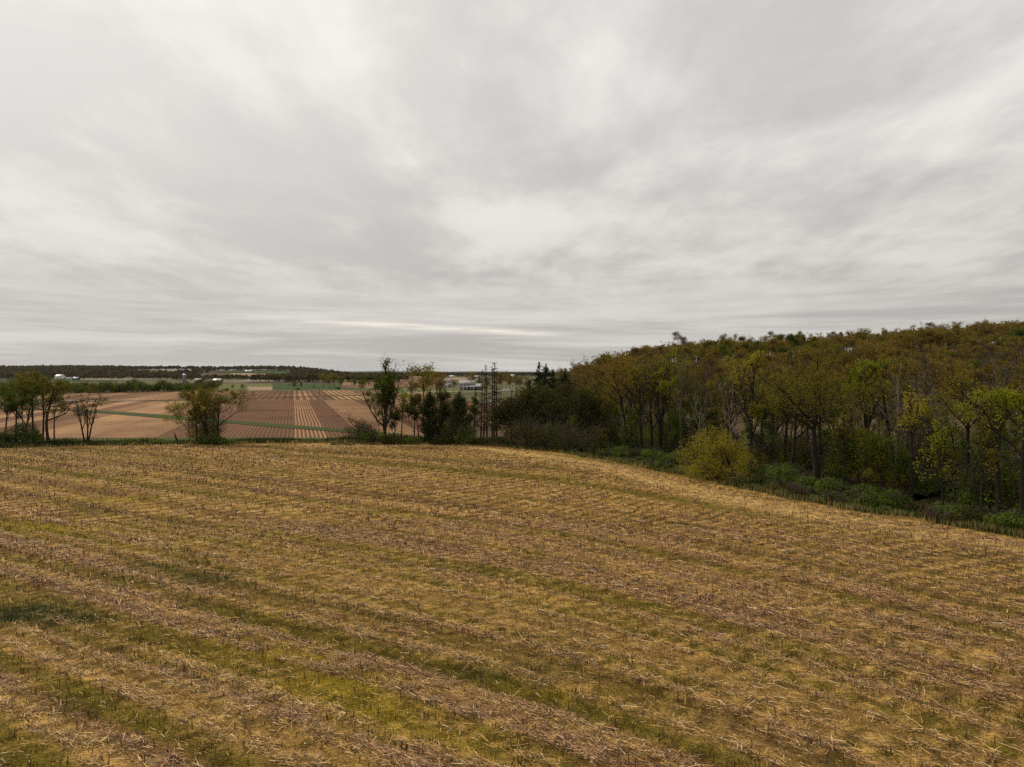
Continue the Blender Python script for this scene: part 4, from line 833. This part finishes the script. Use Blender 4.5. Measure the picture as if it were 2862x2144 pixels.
# bushes of the hedgerow and tree line
hb = [(25, 120, 1195, 80, L_GREEN, 'green bush at the foot of the leftmost hedgerow trees'), (62, 119.5, 1165, 80, L_GREEN, 'tallest green bush under the left hedgerow trees'), (92, 119, 1190, 60, L_SHRUB, 'dark bush at the foot of the tall straight tree'), (5, 119, 1205, 60, L_SHRUB, 'low bush at the left frame edge'),
 (190, 117.5, 1220, 60, L_SHRUB, 'low leafy weed bush between the leaning tree and the V-shaped tree'), (590, 117.4, 1212, 70, L_SHRUB, 'dark leafy bush at the foot of the isolated clump'), (556, 118.2, 1150, 80, L_OLIVE, 'olive bush filling the left of the isolated clump'), (596, 118.8, 1140, 80, L_GREEN, 'green bush filling the middle of the isolated clump'), (625, 117.6, 1222, 60, L_SHRUB, 'low bush right of the isolated clump'), (360, 118, 1224, 60, L_SHRUB, 'small weed bush in the hedgerow gap'), (445, 118, 1226, 60, L_SHRUB, 'small weed bush left of the isolated clump'),
 (1010, 118, 1160, 85, L_DUSK, 'dark bush left of the tall spired tree'), (1040, 117.2, 1185, 75, L_SHRUB, 'dark green bush at the foot of the tall spired tree'), (1095, 117.6, 1210, 80, L_DUSK, 'low dark bush right of the tall spired tree'), (1145, 117.8, 1212, 80, L_SHRUB, 'low dark bush left of the columnar cedar'),
 (1235, 117, 1205, 80, L_DUSK, 'brown and green bush between the two cedars'), (1300, 116.5, 1165, 80, L_SHRUB, 'bright green bush before the broad cedar'), (1350, 117.5, 1218, 80, L_DUSK, 'low dark bush at the foot of the dead poles'), (1395, 116.5, 1215, 80, L_DUSK, 'low dark bush right of the dead poles'),
 (1450, 112, 1165, 100, L_DUSK, 'dark bush before the left end of the thicket'), (1520, 109.5, 1175, 110, L_DUSK, 'dark green bush before the thicket'), (1590, 106, 1170, 110, L_DUSK, 'dark bush below the widest thicket crown'), (1650, 103, 1180, 100, L_DUSK, 'dark bush at the right foot of the thicket'), (1485, 114, 1150, 100, L_DUSK, 'tall dark bush in the middle of the thicket'), (1555, 110, 1150, 100, L_GREEN, 'green bush under the thicket crowns'), (1265, 118, 1150, 70, L_SHRUB, 'leafy green bush left of the broad cedar'), (1222, 119, 1165, 60, L_DUSK, 'dusky bush right of the columnar cedar')]
for i, (px, Y, yt, wpx, lf, lab) in enumerate(hb):
    plant('bush', shrub(600 + i, max(H_(yt, Y), .9), W_(wpx, Y), leaf=lf, nleaf=2200, ls=.2), lab, (atx(px, Y), Y, .04), i * .9, 'bushes along the hedgerow and tree line', 'bush')
# broken stump in the hedgerow gap
rg = np.random.default_rng(3); P, Rr = grow(np.zeros((1, 3)), nrm(np.array([[-.35, 0, 1.]])), np.array([1.5]), np.array([.16]), 6, .08, .0, rg, .7); P[0, 0, 2] = -.2
mb = MB(); tubes(mb, P, Rr, 8, 0); sp = np.array([[P[0, -1] + [0, 0, -.05], P[0, -1] + [-.05, 0, .25], P[0, -1] + [-.1, .02, .5]]]); tubes(mb, sp, np.array([[.09, .06, .01]]), 6, 0)
tag(link('broken_stump', mb.mesh('broken_stump', [BARK], True), loc=(atx(496, 119), 119, .04)), 'leaning broken stump left of the isolated tree clump', 'stump')

# ------------------------------------------------------------------ middle distance: single trees across the fields
FK = [deciduous(700, 10, 9, leaf=L_GREEN, nleaf=1700, ls=.5, fork=.2, leaflo=.08, clump=.6, k=(3, 3, 2), minr=.04), deciduous(701, 10, 8, leaf=L_OLIVE, nleaf=1400, ls=.5, fork=.25, leaflo=.12, clump=.6, k=(3, 3, 2), minr=.04),
      deciduous(702, 10, 8, leaf=L_BROWN, nleaf=700, ls=.42, fork=.3, clump=.5, bark=BARKG, k=(4, 3, 2), minr=.05), deciduous(703, 10, 9, leaf=L_RUST, nleaf=1500, ls=.5, fork=.2, leaflo=.1, clump=.6, k=(3, 3, 2), minr=.04),
      conifer(704, 10, 5, nleaf=1500, ls=.6), shrub(705, 4, 6, nleaf=900, ls=.45, leaf=L_GREEN), shrub(706, 10, 10, nleaf=2600, ls=.55, leaf=L_GREEN, lobes=18), shrub(707, 10, 9, nleaf=2400, ls=.55, leaf=L_OLIVE, lobes=16)]
FN = ['field_tree', 'field_tree', 'bare_tree', 'field_tree', 'spruce_tree', 'bush', 'field_tree', 'field_tree']
def far_tree(kk, label, px, Y, ytop, group=None, wide=1., rz=0.):
    s_ = max(H_(ytop, Y), 1.5) / (4. if kk == 5 else 10.)
    plant(FN[kk], FK[kk], label, (atx(px, Y), Y, .0), rz, group, 'bush' if kk == 5 else 'tree', (s_ * wide, s_ * wide, s_))
rf = random.Random(12)
HL = ['green tree in the dense hedge row beyond the brown field', 'olive tree in the dense hedge row beyond the brown field', None, None, None, 'low green bush in the dense hedge row beyond the brown field', 'green tree leafy to the ground in the dense hedge row', 'olive tree leafy to the ground in the dense hedge row']
px = -70.
while px < 600:
    Y = float(np.interp(px, [-70, 600], [385, 445])) + rf.uniform(-8, 22); kk = rf.choice((6, 6, 0, 6, 7, 5))
    far_tree(kk, HL[kk], px, Y, rf.uniform(1054, 1072) + (8 if kk == 5 else 0), 'hedge row beyond the brown field', rf.uniform(1., 1.35), rf.uniform(0, 6)); px += rf.uniform(8, 14)
for kk, lab, px, Y, yt, wd in ((1, 'brown-olive tree at the thin right end of the hedge row', 612, 455, 1062, 1.1), (5, 'dark low bush at the right end of the hedge row', 632, 455, 1083, 1.), (1, 'small round tree standing right of the hedge row', 650, 462, 1075, .8), (0, 'dark bushy tree nearest the tan stubble strip', 677, 466, 1074, .9),
  (2, 'bare lollipop-shaped tree standing before the white-roofed barn', 566, 640, 1047, .9), (0, 'left of two dark trees at the near edge of the wheat field', 823, 480, 1065, .75), (0, 'right of two dark trees at the near edge of the wheat field', 842, 482, 1068, .5), (5, 'low bush beneath the twin trees by the wheat field', 832, 478, 1082, .9),
  (1, 'small lone tree within the green wheat field', 877, 490, 1076, .9), (1, 'tall olive tree at the left of the copse behind the wheat field', 905, 560, 1044, 1.), (3, 'rust-tinted tree of the copse behind the wheat field', 921, 540, 1052, 1.), (1, 'broad olive tree in the middle of the copse behind the wheat field', 935, 560, 1044, 1.1),
  (0, 'green tree at the right of the copse behind the wheat field', 953, 545, 1055, .8), (5, 'dark bush under the copse behind the wheat field', 945, 500, 1080, 1.3), (0, 'round tree standing before the far brown field', 988, 515, 1060, .9), (0, 'small bush tree right of the lone round tree', 1010, 500, 1078, .7),
  (1, 'tall olive tree rising over the horizon behind the pale green tree', 1185, 250, 1021, 1.05), (3, 'rust-olive round crown left of the farmhouse', 1222, 300, 1044, 1.25), (2, 'bare brown tree left of the tall olive tree', 1150, 280, 1048, .9), (0, 'dark green tree below the rust-olive crown', 1235, 290, 1085, .8), (2, 'bare reddish tree beside the farmhouse', 1268, 400, 1055, .8),
  (3, 'round rust-olive tree behind the farmhouse roof', 1322, 520, 1043, 1.), (4, 'dark conifer behind the low wing of the farmhouse', 1339, 505, 1050, 1.2), (4, 'small conifer right of the dead poles on the horizon', 1470, 640, 1048, 1.), (4, 'second small conifer on the horizon behind the thicket', 1456, 660, 1047, .9),
  (3, 'reddish tree right of the dead poles', 1398, 470, 1043, 1.1), (2, 'bare tree against the horizon right of the dead poles', 1404, 520, 1031, 1.), (2, 'pale bare tree against the horizon next to the thicket', 1416, 540, 1032, .9), (3, 'reddish-brown tree in the farm windbreak', 1425, 480, 1050, 1.1),
  (1, 'olive tree in the farm windbreak', 1445, 475, 1052, 1.), (3, 'rusty tree at the right end of the farm windbreak', 1475, 470, 1055, 1.1), (0, 'green tree between the farmhouse and the dead poles', 1362, 480, 1055, .9), (0, 'green windbreak tree behind the white cars', 1500, 485, 1055, 1.), (2, 'bare brown tree at the farm gate', 1290, 500, 1060, .7)):
    far_tree(kk, lab, px, Y, yt, None, wd, px * .7)
# bare trees where the wood climbs to the hill
for i, (px, Y, yt, kk) in enumerate(((1548, 175, 1026, 6), (1570, 185, 1022, 7), (1592, 180, 1024, 6), (1615, 190, 1008, 7), (1634, 180, 1000, 6), (1655, 195, 1000, 7), (1678, 185, 1002, 6), (1700, 175, 990, 0), (1730, 170, 985, 0), (1712, 190, 978, 3))):
    s_ = (H_(yt, Y) - float(hill_h(atx(px, Y), Y))) / 13.5
    plant('bare_tree' if kk > 5 else 'hill_tree', HK[kk][1], 'bare twiggy tree in the row climbing from the spruces to the hill' if kk > 5 else ('rust-crowned tree where the hill meets the wood' if kk == 0 else 'olive tree on the low shoulder of the hill'), (atx(px, Y), Y, 0.), i, 'trees between the spruces and the hill', scale=(s_, s_, s_))

# ------------------------------------------------------------------ far woods and ridges
def ridge_h(x, y):
    x = np.asarray(x, float); y = np.asarray(y, float)
    top = 19.5 * (1 - sstep(x, -640, -400)) + 7. * (fbm(x / 240, y / 500, 3) - .5)
    top = top * (1 - .10 * np.exp(-((x + 820) / 90) ** 2))
    return np.maximum(0, top) * sstep(y, 1350, 2000) * (1 - sstep(y, 2350, 2900))
xs = np.arange(-2400, -200, 30.); ys = np.arange(1320, 2960, 30.); X, Y = np.meshgrid(xs, ys); idx = np.arange(X.size).reshape(X.shape)
mb = MB(); mb.add(np.stack([X, Y, ridge_h(X, Y) - .05], -1).reshape(-1, 3), np.stack([idx[:-1, :-1], idx[:-1, 1:], idx[1:, 1:], idx[1:, :-1]], -1).reshape(-1, 4))
tag(link('far_ridge', mb.mesh('far_ridge', [M_HILL], True)), kind='structure')
def hill_sheet(name, x0, x1, y0, y1, m, skew=0., up=.9):
    xs = np.linspace(0, 1, 14); ys = np.linspace(y0, y1, 12); U, Yg = np.meshgrid(xs, ys); Xg = (x0 + (x1 - x0) * U) * (1 + skew * (Yg - y0) / (y1 - y0)); idx = np.arange(Xg.size).reshape(Xg.shape)
    mb = MB(); mb.add(np.stack([Xg, Yg, ridge_h(Xg, Yg) + up], -1).reshape(-1, 3), np.stack([idx[:-1, :-1], idx[:-1, 1:], idx[1:, 1:], idx[1:, :-1]], -1).reshape(-1, 4))
    tag(link(name, mb.mesh(name, [m], True)), kind='structure')
M_STRIPE = row_mat('contour_strips', (.06, .042, .038), (.38, .28, .19), R(-50), 34., 34., 1.3)
hill_sheet('ridge_tan_field', -600, -425, 1475, 1660, M_TANF, .10)
hill_sheet('ridge_striped_field', -590, -440, 1425, 1474, M_STRIPE)
hill_sheet('ridge_lower_field', -560, -415, 1365, 1424, M_PALEF)
hill_sheet('ridge_upper_field', -925, -815, 1760, 1960, M_TANF)
hill_sheet('ridge_pasture', -720, -560, 1700, 1800, M_GREENF)
CLEAR = [(-700, -420, 1380, 1675), (-960, -780, 1600, 1965), (-740, -540, 1640, 1815)]
rw = np.random.default_rng(9)
def wood_mass(name, label, pts, hs, nq=18, size=4.2, tint_shift=0.):
    """far wood: every tree a small cloud of leaf-sized facets on a stem"""
    N = len(pts); u = nrm(rw.normal(size=(N, nq, 3))); u[..., 2] = np.abs(u[..., 2]) * 1.1 - .25
    r = rw.uniform(.55, 1.05, (N, nq, 1)); C = u * r * np.stack([hs * .45, hs * .45, hs * .48], -1)[:, None, :]
    C = C + pts[:, None, :] + np.stack([0 * hs, 0 * hs, hs * .52], -1)[:, None, :]
    tint = np.clip(rw.random((N, 1)) * .8 + rw.random((N, nq)) * .3 + tint_shift, 0, 1)
    mb = MB(); leaves(mb, C.reshape(-1, 3), np.repeat(hs * size * .1, nq) * rw.uniform(.7, 1.3, N * nq), rw, 0, updir=u.reshape(-1, 3), bias=.8, tint=tint.ravel(), aspect=.8)
    sb = np.stack([pts - [0, 0, .5], pts + np.stack([0 * hs, 0 * hs, hs * .6], -1)], 1); tubes(mb, sb, np.stack([hs * .03, hs * .02], 1), 3, 1)
    return tag(link(name, mb.mesh(name, [L_FAR, BARK])), label, 'woodland', kind='stuff')
def scatter(x0, x1, y0, y1, n, zfun, clear=(), h=(8, 14), dens=None):
    x = rw.uniform(x0, x1, n); y = rw.uniform(y0, y1, n); k_ = np.ones(n, bool)
    for a, b, c_, d_ in clear: k_ &= ~((x > a) & (x < b) & (y > c_) & (y < d_))
    if dens is not None: k_ &= dens(x, y)
    x, y = x[k_], y[k_]; return np.stack([x, y, zfun(x, y)], 1), rw.uniform(*h, len(x))
flat = lambda x, y: 0 * x
p, h = scatter(30, 345, 386, 446, 330, lambda x, y: hill_h(x, y), (), (9.5, 13.5), lambda x, y: (CX + F * x / y > 1600) & (CX + F * x / y < 3000))
o = wood_mass('hilltop_woodland', 'brown budding woodland along the very top of the hill', p, h, 60, 1.15); o.data.materials[0] = L_RUST
p, h = scatter(-1900, -430, 1480, 2080, 6500, ridge_h, CLEAR, (8, 13), lambda x, y: (ridge_h(x, y) > 3) & (CX + F * x / y > -120) & (vnoise(x / 120, y / 90, 2) > .12))
wood_mass('ridge_woodland', 'dark budding woodland covering the far ridge on the left', p, h)
p, h = scatter(-1250, -560, 1150, 1420, 900, flat, (), (7, 12), lambda x, y: (vnoise(x / 150, y / 60, 4) > .35) & (CX + F * x / y > -120) & (CX + F * x / y < 560))
wood_mass('valley_woodland', 'belt of trees in the valley before the far ridge', p, h)
p, h = scatter(-320, -140, 860, 960, 330, flat, (), (7, 11)); wood_mass('green_copse', 'green belt of trees behind the wheat field', p, h, tint_shift=.25)
p, h = scatter(-520, -300, 1050, 1110, 160, flat, (), (6, 10)); wood_mass('dark_copse', 'low belt of trees behind the dark ploughland', p, h)
p, h = scatter(-520, 330, 1900, 2500, 1500, flat, (), (8, 13), lambda x, y: vnoise(x / 200, y / 120, 6) > .38); wood_mass('horizon_woodland', 'dark line of woods on the flat horizon', p, h)
p, h = scatter(-900, 700, 3300, 4300, 1700, flat, (), (9, 15), lambda x, y: vnoise(x / 300, y / 160, 16) > .35); wood_mass('distant_woodland', 'faint distant woods along the horizon', p, h, 12, 3.4)
M_DIST = earth_mat('distant_hills', [(.3, (.035, .042, .030)), (.7, (.06, .062, .045))], .004, .02)
for nm, x0, x1, y0, hh_, sd_ in (('distant_hills', -1500, 4200, 6500, 26, 1), ('horizon_hills', -7000, 1500, 9500, 34, 2)):
    xs = np.linspace(x0, x1, 90); prof = np.array([0, .5, .9, 1., .8, .3, 0.]); yy_ = y0 + np.array([0, 120, 260, 420, 700, 1000, 1300.])
    hx = hh_ * (.45 + .55 * fbm(xs / 900, xs * 0, sd_, 3)) * sstep(xs, x0, x0 + 900) * (1 - sstep(xs, x1 - 900, x1)) + 1.2 * vnoise(xs / 60, xs * 0, 5)
    Z = prof[:, None] * hx[None, :]; X, Y = np.meshgrid(xs, yy_); idx = np.arange(X.size).reshape(X.shape)
    mb = MB(); mb.add(np.stack([X, Y, Z - .5], -1).reshape(-1, 3), np.stack([idx[:-1, :-1], idx[:-1, 1:], idx[1:, 1:], idx[1:, :-1]], -1).reshape(-1, 4))
    tag(link(nm, mb.mesh(nm, [M_DIST], True)), kind='structure')

# ------------------------------------------------------------------ farm buildings
W_WALL = simple('white_siding', (.50, .475, .44), .7, .08, .8); G_WALL = simple('grey_siding', (.16, .16, .17), .7, .15, .8); D_WALL = simple('dark_siding', (.055, .055, .060), .7, .2, .8); B_WALL = simple('brown_boards', (.12, .07, .045), .8, .25, .8)
R_WHITE = simple('white_metal_roof', (.44, .43, .42), .5, .05, .5); R_GREY = simple('grey_shingle', (.22, .20, .18), .85, .2, 1.5); R_BLUE = simple('slate_blue_roof', (.20, .20, .27), .6, .15, 1.); GLASS = simple('window_glass', (.02, .025, .03), .1, .2, 1.); TRIM = simple('white_trim', (.75, .73, .70), .6, .05, 2.); CONC = simple('silo_concrete', (.13, .125, .12), .85, .2, .6); DOME = simple('silo_dome', (.40, .46, .54), .4, .1, 1., .3)
def building(name, label, x, y, w_, d_, h, rh_, wall, roof, rz=0., z=0., wins=3, rows=1, door=True, cat_='building', door_mat=None, chimney=False, big_door=False):
    """gabled building, ridge along its width, front towards the camera"""
    o = bpy.data.objects.new(name, None); COL.objects.link(o); o.location = (x, y, z); o.rotation_euler = (0, 0, rz); tag(o, label, cat_)
    mb = MB(); mb.box(-w_ / 2, w_ / 2, -d_ / 2, d_ / 2, -.5, h)
    for s_ in (-1, 1): mb.add([(s_ * w_ / 2, -d_ / 2, h), (s_ * w_ / 2, d_ / 2, h), (s_ * w_ / 2, 0, h + rh_)], [(0, 1, 2)])
    link('wall', mb.mesh('wall', [wall]), o)
    mb = MB(); e = .4; th = .18; sl = rh_ / (d_ / 2)
    for s_ in (-1, 1):
        a = [(-w_ / 2 - e, s_ * (d_ / 2 + e), h - sl * e + .03), (w_ / 2 + e, s_ * (d_ / 2 + e), h - sl * e + .03), (w_ / 2 + e, s_ * .0, h + rh_ + .03), (-w_ / 2 - e, s_ * .0, h + rh_ + .03)]
        b = [(p_[0], p_[1], p_[2] + th) for p_ in a]
        mb.add(a + b, [(0, 1, 2, 3), (7, 6, 5, 4), (0, 4, 5, 1), (1, 5, 6, 2), (3, 2, 6, 7), (0, 3, 7, 4)])
    ro = link('roof', mb.mesh('roof', [roof]), o)
    if chimney: mb = MB(); mb.box(w_ * .2, w_ * .2 + .7, -.35, .35, h + rh_ * .5, h + rh_ + 1.1); link('chimney', mb.mesh('chimney', [B_WALL]), ro)
    for r_ in range(rows):
        for i in range(wins):
            cx_ = -w_ / 2 + w_ * (i + .5) / wins
            if door and r_ == 0 and i == wins // 2: continue
            zc = 1.6 + r_ * 2.7
            mb = MB(); mb.box(cx_ - .55, cx_ + .55, -d_ / 2 - .06, -d_ / 2 - .005, zc - .7, zc + .7); wn_ = link('window', mb.mesh('window', [TRIM]), o)
            mb = MB(); mb.box(cx_ - .42, cx_ + .42, -d_ / 2 - .08, -d_ / 2 - .062, zc - .57, zc + .57); link('pane', mb.mesh('pane', [GLASS]), wn_)
    if door:
        i = wins // 2; cx_ = -w_ / 2 + w_ * (i + .5) / max(wins, 1); hw = 1.9 if big_door else .5
        mb = MB(); mb.box(cx_ - hw, cx_ + hw, -d_ / 2 - .07, -d_ / 2 - .005, 0, min(h - .3, 3.2) if big_door else 2.1); link('door', mb.mesh('door', [door_mat or GLASS]), o)
    return o
building('farmhouse', 'two-storey grey farmhouse with dark porch behind the dead poles', atx(1304, 470), 474, 10, 8, 4.6, 2.0, G_WALL, R_GREY, R(4), wins=4, rows=2, chimney=True, cat_='house')
o = bpy.data.objects['farmhouse']
mb = MB(); mb.box(-2.6, 4.6, -6.6, -4.1, 2.45, 2.65); link('porch_roof', mb.mesh('porch_roof', [TRIM]), o)
for i in range(4): mb = MB(); mb.box(-2.5 + i * 2.3, -2.32 + i * 2.3, -6.5, -6.32, 0, 2.45); link('porch_post', mb.mesh('porch_post', [TRIM]), o)
building('garage_wing', 'low dark wing with pale roof right of the grey farmhouse', atx(1329, 470), 473, 7.5, 7, 2.7, 1.6, D_WALL, R_WHITE, R(4), wins=3, cat_='house')
building('white_house', 'white house glimpsed between brown trees left of the farmhouse', atx(1247, 560), 560, 6, 7, 5, 2.2, W_WALL, R_GREY, R(20), wins=2, rows=2, cat_='house')
building('farm_shed', 'long white-roofed shed on the horizon above the rust-olive crown', atx(1263, 1500), 1500, 9.5, 8, 3.5, 2.2, W_WALL, R_WHITE, 0, wins=3)
building('farm_shed', 'long pale shed on the horizon right of the farmhouse', atx(1332, 1500), 1505, 14, 8, 3.2, 2., B_WALL, R_WHITE, 0, wins=3)
building('farm_shed', 'small white shed on the horizon beside the spruces', atx(1433, 1700), 1700, 8, 8, 4.5, 2.4, W_WALL, R_WHITE, 0, wins=2)
building('white_house', 'small white house between the far conifers', atx(1474, 700), 700, 4.5, 5, 3.0, 1.5, W_WALL, R_WHITE, R(15), wins=2, cat_='house', z=1.)
building('white_house', 'tall white farmhouse left of the hedge row, half hidden by the leaning tree', atx(162, 1080), 1085, 11, 9, 6.0, 2.6, W_WALL, R_WHITE, R(-6), wins=4, rows=2, cat_='house', chimney=True)
building('farm_shed', 'long low white shed joined to the tall white farmhouse', atx(183, 1080), 1088, 12, 7, 3.0, 1.4, W_WALL, R_GREY, R(-4), wins=4)
building('low_house', 'low house with slate-blue roof right of the white farm', atx(201, 1080), 1090, 9, 7, 2.6, 2.2, D_WALL, R_BLUE, R(-4), wins=3, cat_='house')
building('barn', 'white-roofed barn with dark open bay beyond the lollipop tree', atx(598, 780), 790, 8.6, 7, 2.8, 2.2, D_WALL, R_WHITE, R(-3), wins=3, big_door=True, cat_='barn')
building('barn', 'grey-roofed barn left of the white-roofed barn', atx(545, 790), 800, 8, 7, 3., 2.2, G_WALL, R_GREY, R(8), wins=3, big_door=True, cat_='barn')
building('barn', 'low dark brown barn at the right end of the pale strip', atx(772, 1020), 1024, 9, 7, 3.0, 2., B_WALL, B_WALL, R(0), wins=3, big_door=True, cat_='barn', door_mat=TRIM)
for i, (px, Y, w_, lab) in enumerate(((677, 1850, 6, 'leftmost small white building of the ridge farm'), (685, 1860, 7, 'middle small white building of the ridge farm'), (691, 1710, 9, 'lower long white building of the ridge farm'), (700, 1715, 7, 'lower right white building of the ridge farm'), (680, 1960, 5, 'highest white building of the ridge farm'))):
    x = atx(px, Y); building('ridge_building', lab, x, Y, w_, 7, 4.0, 2.2, W_WALL, R_WHITE, .1 * i, float(ridge_h(x, Y)), wins=2)
def silo(label, px, Y, rad, h):
    o = bpy.data.objects.new('silo', None); COL.objects.link(o); o.location = (atx(px, Y), Y, 0); tag(o, label, 'silo')
    th = np.arange(17) / 16 * 2 * math.pi; mb = MB(); tubes(mb, np.array([[[0, 0, -.3], [0, 0, h * .5], [0, 0, h]]]), np.array([[rad] * 3]), 18, 0); link('barrel', mb.mesh('barrel', [CONC], True), o)
    zz = np.linspace(0, 1, 7); pr_ = rad * 1.02 * np.sqrt(np.clip(1 - zz ** 2, .0004, 1)); mb = MB(); tubes(mb, np.array([[[0, 0, h + q * rad * .8] for q in zz]]), pr_[None, :], 18, 0); link('dome', mb.mesh('dome', [DOME], True), o)
    mb = MB(); mb.box(-.3, .3, -rad - .5, -rad + .02, 0, h); link('chute', mb.mesh('chute', [G_WALL]), o)
silo('grey concrete silo with blue-white dome at the left farm', 515, 800, 2.0, 9.0)
M_WOODP = simple('pole_wood', (.10, .075, .055), .9, .3, 2.)
def pole(label, px, Y, h, arm=True):
    o = bpy.data.objects.new('utility_pole', None); COL.objects.link(o); o.location = (atx(px, Y), Y, 0); tag(o, label, 'pole', 'poles along the farm lane')
    mb = MB(); tubes(mb, np.array([[[0, 0, -.4], [0, 0, h * .5], [0, 0, h]]]), np.array([[.16, .14, .11]]), 7, 0); link('post', mb.mesh('post', [M_WOODP], True), o)
    if arm: mb = MB(); mb.box(-.9, .9, -.22, -.12, h - .6, h - .46); link('crossarm', mb.mesh('crossarm', [M_WOODP]), o)
pole('thin wooden pole standing on the lane across the brown field', 893, 362, 4.4, False)
pole('wooden utility pole beside the grey farmhouse', 1345, 460, 9.5)
def car(label, px, Y, paint, rz):
    o = bpy.data.objects.new('car', None); COL.objects.link(o); o.location = (atx(px, Y), Y, .17); o.rotation_euler = (0, 0, rz); tag(o, label, 'car')
    prof = [(-2.2, .35), (2.2, .35), (2.25, .75), (1.2, .95), (.55, 1.45), (-1.2, 1.48), (-2.1, 1.0)]; n = len(prof)
    v = [(a, -.85, b) for a, b in prof] + [(a, .85, b) for a, b in prof]
    mb = MB(); mb.add(v, [tuple(range(n))]); mb.add(v, [tuple(range(2 * n - 1, n - 1, -1))]); mb.add(v, [(i, (i + 1) % n, (i + 1) % n + n, i + n) for i in range(n)]); link('body', mb.mesh('body', [paint]), o)
    for s_ in (-1, 1):
        gl = [(.95, s_ * .865, 1.0), (.5, s_ * .865, 1.38), (-1.1, s_ * .865, 1.40), (-1.7, s_ * .865, 1.02)]; mb = MB(); mb.add(gl, [(0, 1, 2, 3) if s_ > 0 else (3, 2, 1, 0)]); link('side_window', mb.mesh('side_window', [GLASS]), o)
        for a in (-1.35, 1.35):
            mb = MB(); tubes(mb, np.array([[[a, s_ * .72, .33], [a, s_ * .80, .33], [a, s_ * .90, .33], [a, s_ * .905, .33]]]), np.array([[.33, .33, .33, .01]]), 12, 0); link('wheel', mb.mesh('wheel', [D_WALL], True), o)
PAINT = simple('white_paint', (.78, .78, .78), .25, .03, 1.); PAINT2 = simple('silver_paint', (.5, .5, .52), .25, .03, 1.)
car('white car parked on the gravel road right of the dead poles', 1416, 452, PAINT, .05); car('silver car parked behind the white car on the gravel road', 1428, 455, PAINT2, .1)
print('HILL', nh, 'STRAW', NSTRAW, 'STUBS', NSTUB, 'BLADES', NBL)

# ------------------------------------------------------------------ thin valley haze
m, t = mat('haze_air'); t.n('ShaderNodeOutputMaterial', i_Volume=t.n('ShaderNodeVolumePrincipled', i_Color=(.86, .90, .96, 1), i_Density=.000014, i_Anisotropy=.2))
mb = MB(); mb.box(-14500, 14500, -800, 15500, -3, 75); o = link('haze', mb.mesh('haze', [m])); tag(o, 'thin pale haze lying over the valley', 'haze', kind='stuff')
